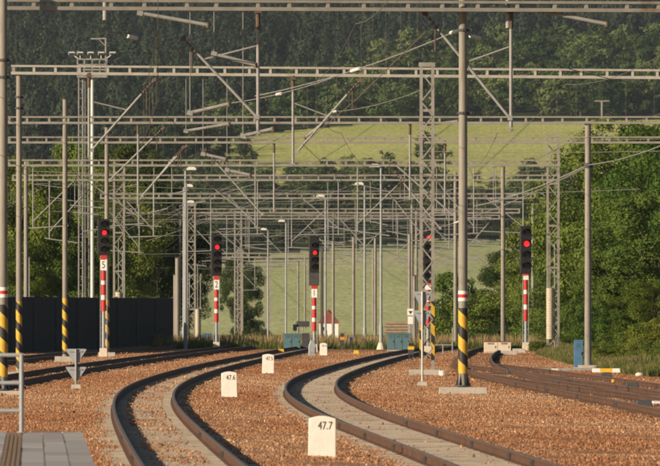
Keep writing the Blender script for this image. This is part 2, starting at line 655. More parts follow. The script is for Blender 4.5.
def tz(d, X):
    z = np.interp(d, TD, TZ)
    z = z + np.where(d > 2200, 1.6 * np.sin(X / 61.0 + d / 310.0) + 1.0 * np.sin(X / 27.0 + 1.3), 0) * np.clip((d - 2200) / 700, 0, 1)
    return z


def wood_low(px):
    """distance of the lower edge of the hill wood (comes nearer towards the left)"""
    return np.interp(px, [176, 196, 250, 330, 420, 560], [3260, 3560, 3650, 3705, 3740, 3760])


def field_edge(X, d):
    """distance of the far edge of the lower field (runs away to the right)"""
    px = 330 + X * F / np.maximum(d, 1)
    return np.interp(px, [-200, 150, 264, 430, 520, 900], [2350, 2560, 2780, 2990, 3040, 3060])


xs = np.linspace(-520, 520, 131)
ds = np.concatenate([np.linspace(580, 2000, 60), np.linspace(2020, 4400, 170), np.linspace(4430, 6500, 60)])
gx, gy = np.meshgrid(xs, ds)
gz = tz(gy, gx)
verts = np.stack([gx, gy, gz], -1).reshape(-1, 3)
faces, fm = [], []
nx = len(xs)
for j in range(len(ds) - 1):
    for i in range(nx - 1):
        faces.append((j * nx + i, j * nx + i + 1, (j + 1) * nx + i + 1, (j + 1) * nx + i))
        d = (ds[j] + ds[j + 1]) / 2
        X = (xs[i] + xs[i + 1]) / 2
        if d < 2000: k = 0
        elif d < field_edge(X, d): k = 1
        elif d < 3230: k = 3
        elif d < wood_low(330 + X * F / d): k = 2
        else: k = 3
        fm.append(k)
me = bpy.data.meshes.new('hill_terrain')
me.from_pydata(verts.tolist(), [], faces)
for mt in (M_MEADOW, M_FIELD1, M_FIELD2, M_FLOOR):
    me.materials.append(mt)
me.polygons.foreach_set('material_index', fm)
me.polygons.foreach_set('use_smooth', [True] * len(faces))
hill = bpy.data.objects.new('terrain', me)
col.objects.link(hill)
tag(hill, kind='structure')

m = MB()
m.add([(-600, -400, -0.06), (600, -400, -0.06), (600, 640, -0.06), (-600, 640, -0.06)], [(0, 1, 2, 3)])
tag(m.build('ground', M_SOIL), kind='structure')
m = MB()
m.add([(-22, -200, 0), (9.5, -200, 0), (13.5, 300, 0), (10.4, 425, 0), (11.0, 560, 0), (13.6, 625, 0), (-9, 640, 0), (-16, 600, 0), (-22, 520, 0)],
      [tuple(range(9))])
tag(m.build('ballast_bed', M_BALLAST), kind='structure')

# ------------------------------------------------------------------ tracks
RAIL_TOP = 0.20


def smooth_line(pts, step=2.5):
    d_ = np.array([p[0] for p in pts], float)
    x_ = np.array([p[1] for p in pts], float)
    s = np.arange(d_[0], d_[-1] + step / 2, step)
    y = np.interp(s, d_, x_)
    k = int(36 / step)
    ker = np.hanning(2 * k + 1)
    ker /= ker.sum()
    # extend the ends linearly, then smooth
    lo = y[0] + (y[1] - y[0]) / step * np.arange(-k, 0) * step
    hi = y[-1] + (y[-1] - y[-2]) / step * np.arange(1, k + 1) * step
    y = np.convolve(np.concatenate([lo, y, hi]), ker, 'valid')
    return s, y


TRACKS = {
    'b': [(60, 0.55), (110, -0.75), (153, -1.98), (172, -2.5), (205, -3.35), (232, -4.02), (262, -4.66), (287, -5.06), (318, -5.32), (355, -5.3),
          (402, -4.98), (447, -4.45), (493, -3.75), (530, -3.1), (570, -2.45), (620, -1.5), (700, 0.4)],
    'c': [(60, 4.9), (110, 3.75), (153, 2.62), (172, 2.14), (190, 1.62), (205, 1.2), (221, 0.77), (240, 0.3), (262, -0.1), (281, -0.4), (300, -0.55),
          (322, -0.6), (350, -0.45), (383, 0.03), (430, 0.93), (483, 2.13), (520, 3.05), (570, 4.5), (620, 6.2), (700, 9.3)],
    'a': [(200, -9.0), (260, -10.1), (302, -10.75), (340, -10.6), (400, -10.1), (450, -9.4), (500, -8.5), (550, -7.5), (600, -6.5), (700, -4.2)],
    'z': [(300, -15.7), (400, -15.3), (450, -14.9), (500, -14.2), (550, -13.1), (600, -11.6), (650, -9.8), (700, -7.9)],
    'd': [(60, 10.2), (160, 9.35), (246, 8.2), (268, 7.82), (294, 7.3), (322, 6.75), (350, 6.25), (400, 5.85), (447, 6.15), (500, 6.9), (560, 8.1), (620, 9.7), (700, 12.6)],
    'e': [(60, 15.4), (160, 13.3), (230, 11.3), (262, 10.5), (300, 9.75), (322, 9.3), (350, 8.6), (385, 7.7), (410, 6.9), (436, 6.15)],
    'f': [(226, 11.6), (245, 10.6), (262, 9.75), (300, 8.3), (340, 6.95), (372, 6.15)],
}
TL = {k: smooth_line(v) for k, v in TRACKS.items()}


def tx(k, d):
    s, y = TL[k]
    if d > s[-1]:
        return float(y[-1] + (y[-1] - y[-9]) / (s[-1] - s[-9]) * (d - s[-1]))
    return float(np.interp(d, s, y))


PROF = [(-0.075, 0), (0.075, 0), (0.075, 0.012), (0.016, 0.032), (0.010, 0.125), (0.036, 0.135), (0.036, 0.168), (0.028, 0.175), (-0.028, 0.175), (-0.036, 0.168),
        (-0.036, 0.135), (-0.010, 0.125), (-0.016, 0.032), (-0.075, 0.012)]


def sweep_rail(k, off, parent):
    s, y = TL[k]
    n = len(PROF)
    tgt = np.gradient(y, s)
    mb = MB()
    V = []
    for d, x, t in zip(s, y, tgt):
        L = math.hypot(1, t)
        nxv, nyv = 1 / L, -t / L
        for (a, h) in PROF:
            V.append((x + nxv * (off + a), d + nyv * (off + a), RAIL_TOP - 0.175 + h))
    Fc, Mi = [], []
    for j in range(len(s) - 1):
        for i in range(n):
            i2 = (i + 1) % n
            Fc.append((j * n + i, j * n + i2, (j + 1) * n + i2, (j + 1) * n + i))
            Mi.append(1 if i in (6, 7, 8) else 0)
    mb.v, mb.f, mb.m = V, Fc, Mi
    return mb.build('rail', [M_RAIL, M_RAILTOP], parent)


TRK_LABEL = {
    'b': 'S-curved track of two rails running past the platform end, left of the numbered white stones',
    'c': 'S-curved track right of the numbered white stones with pale sleepers',
    'a': 'track with black shaded rails crossing the left side behind the double-triangle sign',
    'z': 'farthest left track along the foot of the dark noise barrier',
    'd': 'rusty brown track on the right just beyond the striped mast',
    'f': 'rusty crossover rails squeezed between the two right-hand tracks',
    'e': 'rusty turnout track on the far right joining its neighbour before the trees',
}
for k in 'bcazdef':
    s, y = TL[k]
    root = thing('railway_track', TRK_LABEL[k], 'track', (tx(k, 300), 300, 0), 'tracks of the station throat')
    sweep_rail(k, -0.753, root)
    sweep_rail(k, 0.753, root)
    mb = MB()
    rng = random.Random(hash(k) % 97 + 3)
    d = s[0]
    tg = np.gradient(y, s)
    while d < min(s[-1], 640):
        x = np.interp(d, s, y)
        t = np.interp(d, s, tg)
        top = 0.028 + rng.uniform(-0.006, 0.006)
        mb.box((x + rng.uniform(-.02, .02), d, top - 0.1), (2.55 if k in 'bc' else 2.45, 0.27, 0.2), rz=-math.atan(t), taper=0.97)
        d += 0.6
    so = mb.build('sleeper_row', M_SLEEP if k in 'bc' else M_WOOD, root)
    so['kind'] = 'stuff'
    # fishplates / insulated joints where the photo shows dark ticks on the rails
    spots = {'c': [158, 166, 181, 197, 214], 'd': [262, 285, 305, 330], 'e': [290, 318], 'b': [168, 195]}.get(k, [])
    for q, dj in enumerate(spots):
        for off in (-0.753, 0.753):
            x = tx(k, dj + (4 if off > 0 else 0))
            mb = MB()
            for sd in (-1, 1):
                mb.box((x + off + sd * 0.028, dj + (4 if off > 0 else 0), RAIL_TOP - 0.09), (0.03, 0.55, 0.10))
                mb.box((x + off + sd * 0.05, dj + (4 if off > 0 else 0) - 0.12, RAIL_TOP - 0.09), (0.03, 0.04, 0.04))
                mb.box((x + off + sd * 0.05, dj + (4 if off > 0 else 0) + 0.12, RAIL_TOP - 0.09), (0.03, 0.04, 0.04))
            mb.build('fishplate', M_DGREY, root)


# ------------------------------------------------------------------ loose ballast stones
def rock_mesh(seed):
    rng = np.random.default_rng(seed)
    phi = (1 + 5 ** 0.5) / 2
    v = np.array([(-1, phi, 0), (1, phi, 0), (-1, -phi, 0), (1, -phi, 0), (0, -1, phi), (0, 1, phi), (0, -1, -phi), (0, 1, -phi), (phi, 0, -1), (phi, 0, 1), (-phi, 0, -1), (-phi, 0, 1)], float)
    v /= np.linalg.norm(v, axis=1)[:, None]
    v *= rng.uniform(0.65, 1.1, (12, 1))
    v *= np.array([1.15, 0.9, 0.72])
    f = [(0, 11, 5), (0, 5, 1), (0, 1, 7), (0, 7, 10), (0, 10, 11), (1, 5, 9), (5, 11, 4), (11, 10, 2), (10, 7, 6), (7, 1, 8), (3, 9, 4), (3, 4, 2), (3, 2, 6), (3, 6, 8), (3, 8, 9), (4, 9, 5), (2, 4, 11), (6, 2, 10), (8, 6, 7), (9, 8, 1)]
    me = bpy.data.meshes.new('ballast_rock')
    me.from_pydata(v.tolist(), [], f)
    me.materials.append(M_BSTONE)
    return me


rocks = [proto_object('ballast_rock', rock_mesh(i)) for i in range(4)]
rng = np.random.default_rng(3)
pts, scl = [], []
for d0 in range(120, 600, 4):
    dens = np.interp(d0, [120, 230, 330, 450, 600], [74, 68, 44, 20, 8])
    xl, xr = -0.0335 * d0 - 3, 0.0335 * d0 + 2.5
    n = int(dens * 4 * (xr - xl))
    X = rng.uniform(xl, xr, n)
    D = rng.uniform(d0, d0 + 4, n)
    keep = X < np.interp(D, [0, 300, 425, 560, 625], [9.5, 13.5, 10.4, 11.0, 13.6])
    lift = np.zeros(n)
    for k, (s, y) in TL.items():
        if D[0] < s[0] or D[0] > s[-1]:
            continue
        dx = np.abs(X - np.interp(D, s, y))
        if k == 'c':
            rim = 1.07 + 0.07 * np.sin(D * 0.9) + 0.05 * np.sin(D * 0.27 + 1) + rng.uniform(-0.13, 0.13, n)
            inner = (dx < 0.6) & (rng.random(n) < 0.035)
        elif k == 'b':
            rim = 1.05 + 0.07 * np.sin(D * 0.8) + 0.05 * np.sin(D * 0.23) + rng.uniform(-0.13, 0.13, n)
            inner = (dx < 0.46) & (rng.random(n) < 0.5 * (0.35 + 0.65 * (np.sin(D * 0.23 + X * 3) > -0.2)))
        else:
            rim = 1.15 + rng.uniform(-0.2, 0.2, n)
            inner = (dx < 0.66) & (rng.random(n) < 0.5)
        keep &= (dx > rim) | inner
        lift = np.where(inner | (dx < 1.32), 0.03, lift)
    plat = (D < 149) & (X < np.interp(D, *TL['b']) - 1.6)
    keep &= ~plat
    sc = np.exp(rng.normal(math.log(0.0155), 0.32, n)) * np.interp(D, [150, 300, 600], [1, 1.15, 1.4])
    Z = lift + sc * 0.35 + 0.012 * np.sin(X * 2.1 + D * 0.7) + 0.012 * np.sin(X * 0.9 - D * 0.31)
    pts.append(np.stack([X, D, Z], -1)[keep])
    scl.append(sc[keep])
pts = np.concatenate(pts)
scl = np.concatenate(scl)
scatter('ballast_stones', pts, scl, rocks, 'rust-brown crushed stone spread between the tracks', 'gravel', seed=5)

# ------------------------------------------------------------------ platform end with railing, bottom left
PZ = 0.75
pl = thing('station_platform', 'grey paved platform end with brown grooved strip, bottom left corner', 'platform', (-4.5, 130, 0))


def edge(d):
    return tx('b', d) - 1.66


mb = MB()
dd = np.linspace(60, 148, 23)
V = []
for d in dd:
    V += [(edge(d) - 0.12, d, 0.0), (edge(d) - 0.12, d, PZ - 0.15), (-9.0, d, PZ - 0.15), (-9.0, d, 0.0)]
fs_ = []
for j in range(len(dd) - 1):
    a, b = j * 4, (j + 1) * 4
    fs_ += [(a, a + 1, b + 1, b), (a + 1, a + 2, b + 2, b + 1), (a + 2, a + 3, b + 3, b + 2)]
fs_ += [(3, 2, 1, 0), (len(V) - 4, len(V) - 3, len(V) - 2, len(V) - 1)]
mb.add(V, fs_)
mb.build('platform_body', M_CONC, pl)


def slab(d0, d1, o0, o1, name, mt, z=PZ, gap=0.005):
    mb = MB()
    p = [(edge(d0) - o0 - gap, d0 + gap), (edge(d0) - o1 + gap, d0 + gap), (edge(d1) - o1 + gap, d1 - gap), (edge(d1) - o0 - gap, d1 - gap)]
    mb.add([(x, y, z - 0.147) for x, y in p] + [(x, y, z) for x, y in p], [(0, 1, 5, 4), (1, 2, 6, 5), (2, 3, 7, 6), (3, 0, 4, 7), (7, 4, 5, 6)])
    return mb.build(name, mt, pl)


rngp = random.Random(4)
row = 0
d = 96.0
M_PAVES = [M_PAVE, mat('platform_paver_light', (0.40, 0.37, 0.345), 0.85, 0, 0.1, 2.0), mat('platform_paver_dark', (0.33, 0.30, 0.285), 0.85, 0, 0.1, 2.0)]
while d < 147.9:
    d1 = min(d + 4.0, 148.0)
    cuts = [0.0, 0.28, 0.56, 0.84]
    for a, b in zip(cuts[:-1], cuts[1:]):
        slab(d, d1, a, b, 'paving_slab', rngp.choice(M_PAVES), PZ + rngp.uniform(-0.004, 0.004))
    for i in range(4):
        slab(d, d1, 0.84 + i * 0.055, 0.84 + (i + 1) * 0.055, 'tactile_rib', M_TACT, PZ + 0.006, 0.006)
    for a in (1.06, 1.2, 1.34, 1.62, 1.9, 2.18, 2.46, 2.74, 3.02):
        slab(d, d1, a, a + (0.14 if a < 1.3 else 0.28), 'paving_slab', rngp.choice(M_PAVES), PZ + rngp.uniform(-0.004, 0.004))
    d = d1
# railing across the platform end
fd = 147.2
rl = thing('platform_railing', 'grey tubular railing with three bars at the platform end', 'railing', (wx(21, fd), fd, PZ))
xr_ = wx(21.5, fd)
for xo in (0, -1.7, -3.4):
    MB().tube((xr_ + xo, fd, PZ - 0.01), (xr_ + xo, fd, PZ + 1.1), 0.032, n=12).build('post', M_LAMP, rl, smooth=True)
    MB().tube((xr_ + xo, fd, PZ), (xr_ + xo, fd, PZ + 0.015), 0.07, n=12).build('foot_plate', M_LAMP, rl)
for z in (0.31, 0.70, 1.09):
    MB().tube((xr_ + 0.02, fd, PZ + z), (xr_ - 3.6, fd, PZ + z), 0.028, n=10).build('rail_bar', M_LAMP, rl, smooth=True)


# ------------------------------------------------------------------ kilometre stones
def km_stone(px, py, wpx, hpx, text, label, tilt):
    d = gd(py)
    s = d / F
    w, h = wpx * s, hpx * s
    root = thing('kilometre_stone', label, 'marker stone', (wx(px, d), d, 0), 'white kilometre stones')
    mb = MB()
    x0 = wx(px, d)
    poly = [(x0 - w / 2, -0.08), (x0 + w / 2, -0.08), (x0 + w / 2 * 0.97, h * 0.94)]
    for i in range(1, 8):
        t = i / 8
        poly.append((x0 + w / 2 * 0.97 * (1 - 2 * t), h * 0.94 + 0.045 * math.sin(math.pi * t)))
    poly.append((x0 - w / 2 * 0.97, h * 0.94))
    mb.prism(poly, d - 0.09, d + 0.09)
    st = mb.build('stone_body', M_STONE, root, bevel=0.012)
    if text:
        text_part(text, h * 0.195, (x0 + w * 0.10, d - 0.092, h * 0.76), M_INK, root)
    root.rotation_euler = (0, tilt, 0)
    return root


km_stone(322, 457, 28, 41, '47.7', 'large white stone numbered 47.7 in the foreground', 0.01)
km_stone(229.5, 397.5, 16, 26, '47.6', 'white stone numbered 47.6 between the two curved tracks', -0.02)
km_stone(268, 373.5, 12, 19.5, '47.5', 'small white stone numbered 47.5 where the left curve straightens', 0.015)
km_stone(323.5, 355.5, 7.6, 12.5, '47.4', 'smallest white stone, far off beside the red-lit signal in the middle', 0.0)


# ------------------------------------------------------------------ overhead portals
def droop(a, b, sag, n=10):
    a = Vector(a); b = Vector(b)
    return [a.lerp(b, i / n) - Vector((0, 0, sag * 4 * (i / n) * (1 - i / n))) for i in range(n + 1)]


def insulator(parent, a, b, r=0.055):
    a = Vector(a); b = Vector(b)
    mb = MB()
    n = 6
    for i in range(n):
        p = a.lerp(b, (i + 0.15) / n)
        q = a.lerp(b, (i + 0.5) / n)
        e = a.lerp(b, (i + 0.95) / n)
        mb.tube(p, q, r * 0.55, r, 8, caps=False)
        mb.tube(q, e, r, r * 0.55, 8, caps=False)
    return mb.build('insulator', M_INS, parent, smooth=True)


def round_mast(root, x, d, ztop, r0, r1, stripes=0.0, band=False, plinth=(1.5, 0.8, 0.26), name='mast', flare=True):
    z0 = plinth[2] if plinth else 0.0
    if plinth:
        mb = MB()
        mb.box((x, d, z0 / 2 - 0.05), (plinth[0], plinth[1], z0 + 0.1), taper=0.97)
        mb.build('foundation', M_CONC, root, bevel=0.015)
    mb = MB()
    mb.tube((x, d, z0), (x, d, ztop), r0, r1, 16)
    mb.tube((x, d, ztop), (x, d, ztop + 0.03), r1 * 1.1, r1 * 1.1, 16)
    ms = mb.build(name, M_MAST, root, at=(x, d, 0), smooth=True)
    if flare:
        mb = MB()
        mb.tube((x, d, z0 + 0.02), (x, d, z0 + 0.06), r0 * 1.7, n=12)
        for i in range(8):
            t = i * math.pi / 4 + 0.2
            c, s_ = math.cos(t), math.sin(t)
            mb.add([(x + c * r0, d + s_ * r0, z0 + 0.4), (x + c * r0 * 1.65, d + s_ * r0 * 1.65, z0 + 0.06), (x + c * r0, d + s_ * r0, z0 + 0.06),
                    (x + c * r0 - s_ * .015, d + s_ * r0 + c * .015, z0 + 0.4), (x + c * r0 * 1.65 - s_ * .015, d + s_ * r0 * 1.65 + c * .015, z0 + 0.06), (x + c * r0 - s_ * .015, d + s_ * r0 + c * .015, z0 + 0.06)],
                   [(0, 1, 2), (5, 4, 3), (0, 3, 4, 1), (1, 4, 5, 2)])
        mb.build('base_flange', M_DGREY, ms)
    if stripes:
        zb = z0 + (0.4 if flare else 0.1)
        mb = MB()
        mb.tube((x, d, zb), (x, d, stripes), r0 * 1.025, r0 * 1.02, 24, caps=False)
        mb.build('warning_stripes', M_STRIPE, ms, at=(x, d, 0), smooth=True)
    if band:
        for i, (mt, nm) in enumerate(((M_REDW, 'white_band'), (M_RED, 'red_band'), (M_REDW, 'white_band'))):
            mb = MB()
            za = stripes + 0.2 + i * 0.1
            mb.tube((x, d, za), (x, d, za + 0.099), r0 * 1.02, r0 * 1.02, 20, caps=False)
            mb.build(nm, mt, ms, at=(x, d, 0), smooth=True)
    return ms


def lattice_mast(root, x, d, ztop, w, stripes=0.0, plinth=(1.3, 0.8, 0.24), ht=None, leg=0.1, name='mast', z0=None):
    zb = plinth[2] if plinth else 0.0
    if plinth:
        MB().box((x, d, zb / 2 - 0.05), (plinth[0], plinth[1], zb + 0.1), taper=0.97).build('foundation', M_CONC, root, bevel=0.015)
    mb = MB()
    for sx in (-1, 1):
        mb.box((x + sx * w / 2, d, (zb + ztop) / 2), (leg, 0.16, ztop - zb))
    mb.box((x, d, ztop - 0.06), (w + leg + 0.06, 0.2, 0.16))
    for z in np.arange(zb + 2.4, ztop - 0.5, 2.4):
        mb.box((x, d, z), (w - leg, 0.14, 0.10))
    ms = mb.build(name, M_BEAM, root, at=(x, d, 0))
    mb = MB()
    z = zb + 0.25
    sgn = 1
    st = w * 1.25
    while z + st < ztop - 0.2:
        for yy, sg in ((-0.085, 1), (0.085, -1)):
            a = (x - sgn * sg * w / 2, d + yy, z)
            b = (x + sgn * sg * w / 2, d + yy, z + st)
            mb.bar(a, b, 0.012, 0.05)
        z += st
        sgn = -sgn
    mb.build('lattice_bracing', M_BEAM, ms)
    if stripes:
        for sx in (-1, 1):
            MB().box((x + sx * w / 2, d, (zb + 0.35 + stripes) / 2), (leg + 0.02, 0.18, stripes - zb - 0.35)).build(
                'warning_stripes', M_STRIPE, ms, at=(x + sx * w / 2, d, 0.3 * sx))
    return ms


def beam(root, a, b, h=0.31, gap=1.0, split=True, thick=1.0, phase=0.0):
    """two chords and upright battens"""
    a = Vector(a); b = Vector(b)
    mb = MB()
    tt, tb = 0.075 * thick, 0.105 * thick
    for dz, t in ((h - tt / 2, tt), (tb / 2, tb)):
        mb.bar(a + Vector((0, 0, dz)), b + Vector((0, 0, dz)), 0.28, t)
    for e, sg in ((a, 1), (b, -1)):
        mb.box(e + Vector((0.06 * sg, 0, h / 2)), (0.115, 0.27, h - 0.01))
    L = (b - a).length
    n = int(L / gap)
    ang = math.atan2(b.y - a.y, b.x - a.x)
    bat = None
    bo = None
    pieces = []
    rb = random.Random(int(a.y))
    for i in range(1, n):
        f = (i + phase) / n + rb.uniform(-0.12, 0.12) / n
        p = a.lerp(b, f) + Vector((0, 0, tb + (h - tt - tb) / 2))
        if split:
            pieces.append(p)
        else:
            mb.box(p, (0.10, 0.2, h - tt - tb + 0.004), rz=ang)
    bo = mb.build('beam', M_BEAM, root, at=a)
    if split and pieces:
        one = MB().box(pieces[0], (0.10, 0.22, h - tt - tb + 0.004), rz=ang).build('batten', M_BEAM, bo, at=pieces[0])
        for p in pieces[1:]:
            c = one.copy()
            col.objects.link(c)
            c.parent = bo
            c.location = p - Vector(a)
    return bo


def cant(root, segs, d, hang):
    """hanging support drawn in picture rows at the portal's own distance"""
    for kind, *q in segs:
        if kind == 'post':
            x, y0, y1 = q
            a, b = P(x, y0, d), P(x, y1, d)
            mb = MB()
            mb.tube(a, b, 0.05, n=10)
            mb.box(a.lerp(b, 0.98), (0.13, 0.13, 0.07))
            po = mb.build('drop_post', M_GALV, root, smooth=True)
            mb = MB().tube(a + Vector((0, 0, 0.12)), a.lerp(b, 0.14), 0.066, n=10)
            mb.box(a + Vector((0, 0, 0.02)), (0.2, 0.24, 0.1))
            mb.build('clamp', M_RUST, po)
        elif kind == 'diag':
            x0, y0, x1, y1 = q
            a, b = P(x0, y0, d), P(x1, y1, d)
            MBo = MB().tube(a.lerp(b, 0.2), b, 0.045, n=10)
            MBo.box(b, (0.14, 0.16, 0.14))
            do = MBo.build('bracket_tube', M_GALV, root, smooth=True)
            insulator(do, a, a.lerp(b, 0.22), 0.05)
            MB().box(a, (0.16, 0.12, 0.12), rot=Matrix.Rotation(-0.6, 3, 'Y')).build('clamp', M_RUST, do)
            # messenger hook
            MB().tube(a.lerp(b, 0.12), a.lerp(b, 0.12) + Vector((0, 0, -0.75)), 0.022, n=6).build('hook', M_RUST, do)
        elif kind == 'stay':
            x0, y0, x1, y1 = q
            MB().tube(P(x0, y0, d), P(x1, y1, d), 0.026, n=8).build('stay_tube', M_GALV, root, smooth=True)
        elif kind == 'arm':
            x0, y0, x1, y1 = q
            a, b = P(x0, y0, d), P(x1, y1, d)
            mb = MB().tube(a, b, 0.058, n=10)
            ar = mb.build('steady_arm', M_GALV, root, smooth=True)
            top_ = P(x0, hang, d)
            if top_.z > a.z + 0.3:
                MB().tube(a, top_, 0.013, n=6).build('hanger_wire', M_FEED, ar)
            MB().box(a, (0.17, 0.13, 0.14), rot=Matrix.Rotation(0.2, 3, 'Y')).build('clamp', M_GALV, ar)
            MB().tube(b - Vector((0, 0, 0.08)), b + Vector((0, 0, 0.07)), 0.065, n=8).build('clamp', M_RUST, ar)


def cant_auto(root, x_post, x_end, d, zb, rng):
    """generic hanging support over a track"""
    sg = 1 if x_end > x_post else -1
    zl = zb - rng.uniform(3.3, 3.9)
    po = MB().tube((x_post, d, zb + 0.05), (x_post, d, zl), 0.036, n=8)
    po.box((x_post, d, zb), (0.2, 0.22, 0.1))
    pr = po.build('drop_post', M_GALV, root, smooth=True)
    a = Vector((x_end, d, zb - rng.uniform(0.3, 0.9)))
    b = Vector((x_post, d, zl + 0.45))
    do = MB().tube(a.lerp(b, 0.16), b, 0.034, n=8).build('bracket_tube', M_GALV, root, smooth=True)
    insulator(do, a, a.lerp(b, 0.2), 0.05)
    MB().tube((x_post, d, zb - 1.0), a.lerp(b, 0.3), 0.02, n=6).build('stay_tube', M_GALV, root, smooth=True)
    ar = MB().tube((x_post - sg * 0.3, d, zl + 0.05), (x_end - sg * rng.uniform(0.2, 0.9), d - 0.1, zl + rng.uniform(-0.25, 0.3)), 0.036, n=8)
    ar.build('steady_arm', M_GALV, root, smooth=True)


# portal nearest the camera
D1 = 305.0
zb1 = wz(12, D1)
p1 = thing('catenary_portal', 'nearest overhead portal, its beam along the top edge, with the two largest striped masts', 'portal', (wx(463, D1), D1, 0), 'overhead line portals')
round_mast(p1, wx(463, D1), D1, zb1 + 0.75, 0.138, 0.118, stripes=2.5, band=True, plinth=(1.42, 0.9, 0.2))
round_mast(p1, wx(3, 302), 302, zb1 + 0.75, 0.138, 0.118, stripes=2.6, band=True, plinth=(1.2, 0.8, 0.12))
round_mast(p1, 18.5, D1 + 1.4, zb1 + 0.75, 0.138, 0.118, stripes=2.72, band=True, plinth=(1.42, 0.9, 0.2))
beam(p1, (-16.0, 302.0, zb1), (19.2, D1 + 1.5, zb1), 0.31, 1.05)
cant(p1, [('post', 258, 12, 135), ('post', 511, 12, 131), ('diag', 183, 38, 257, 117), ('diag', 425, 13, 510, 118),
          ('stay', 205, 59, 256, 46), ('stay', 467, 62, 509, 47), ('arm', 140, 13, 208, 25), ('arm', 540, 11, 607, 24),
          ('arm', 214, 54, 256, 65), ('arm', 190, 113, 229, 104), ('arm', 243, 136, 273, 129)], D1, 12)
for pxv in (105, 508):
    MB().tube(P(pxv, -6, D1), P(pxv, 28 if pxv > 300 else 20, D1), 0.07, n=10).build('drop_post', M_GALV, p1, smooth=True)
# band of clamps on the mast where the feeder is tied
for (pxv, pyv) in ((463, 30), (3, 60), (3, 77), (463, 113)):
    dd_ = 302 if pxv < 100 else D1
    MB().tube(P(pxv, pyv - 1.2, dd_), P(pxv, pyv + 1.2, dd_), 0.17, n=12).box(P(pxv + 5, pyv, dd_), (0.22, 0.1, 0.08)).build('clamp', M_DGREY, p1)

# second portal
D2 = 389.0
p2 = thing('catenary_portal', 'second overhead portal, its beam level with the lattice mast head', 'portal', (wx(427, D2), D2, 0), 'overhead line portals')
zb2l, zb2r = wz(74.5, 395), wz(79.8, D2)
lattice_mast(p2, wx(427, D2), D2, wz(63, D2), 0.43, stripes=2.75, plinth=(1.34, 0.9, 0.22), leg=0.115)
round_mast(p2, wx(19, 395), 395, wz(80, 395) + 0.2, 0.115, 0.105, stripes=2.75, plinth=(0.9, 0.7, 0.1), flare=False)
round_mast(p2, 24.0, D2 + 2, zb2r + 0.7, 0.115, 0.105, stripes=2.75, plinth=(0.9, 0.7, 0.1), flare=False)
beam(p2, (wx(12, 395), 395, zb2l), (24.5, 385, zb2r - 0.15), 0.36, 0.92)
cant(p2, [('post', 293, 79, 166), ('diag', 360, 80, 297, 152), ('stay', 294, 103, 333, 118), ('post', 89, 76, 158),
          ('diag', 154, 80, 92, 150), ('stay', 94, 102, 127, 110), ('arm', 186, 131, 229, 124), ('arm', 203, 154, 226, 159), ('arm', 227, 170, 250, 175)], D2, 79)
for yv in (97, 108):
    MB().tube(P(19, yv - 1, 395), P(19, yv + 1, 395), 0.15, n=10).box(P(23, yv, 395), (0.25, 0.1, 0.1)).build('clamp', M_DGREY, p2)

# third and fourth portals
D3 = 486.0
p3 = thing('catenary_portal', 'third overhead portal, its beam just above the pale upper field', 'portal', (wx(65, D3), D3, 0), 'overhead line portals')
zb3 = wz(124, D3)
round_mast(p3, wx(65, D3), D3, wz(100, D3), 0.125, 0.11, stripes=2.95, plinth=(0.95, 0.8, 0.26), flare=False)
round_mast(p3, 28.5, D3, wz(100, D3), 0.125, 0.11, stripes=2.9, plinth=(0.95, 0.8, 0.26), flare=False)
beam(p3, (wx(8, D3), D3, zb3), (29, D3, zb3), 0.36, 0.95)
cant(p3, [('post', 138, 124, 196), ('diag', 163, 128, 110, 180), ('diag', 186, 146, 142, 196), ('post', 410, 124, 200), ('diag', 381, 152, 452, 214),
          ('arm', 330, 117, 305, 138), ('arm', 425, 125, 458, 121)], D3, 124)

D4 = 540.0
p4 = thing('catenary_portal', 'fourth overhead portal, on the striped mast behind the leftmost signal', 'portal', (wx(106.5, D4), D4, 0), 'overhead line portals')
zb4 = wz(143.5, D4)
round_mast(p4, wx(106.8, D4), D4, wz(128, D4), 0.125, 0.11, stripes=2.95, plinth=(0.9, 0.7, 0.22), flare=False)
round_mast(p4, 24.5, D4, wz(128, D4), 0.125, 0.11, stripes=2.9, plinth=(0.9, 0.7, 0.22), flare=False)
beam(p4, (wx(8, D4), D4, zb4), (25, D4, zb4), 0.36, 0.95, split=False)
cant(p4, [('post', 138, 143, 207), ('diag', 183, 147, 144, 194), ('post', 274, 143, 212), ('diag', 205, 150, 262, 214), ('post', 445, 143, 214), ('diag', 395, 172, 440, 228)], D4, 143)

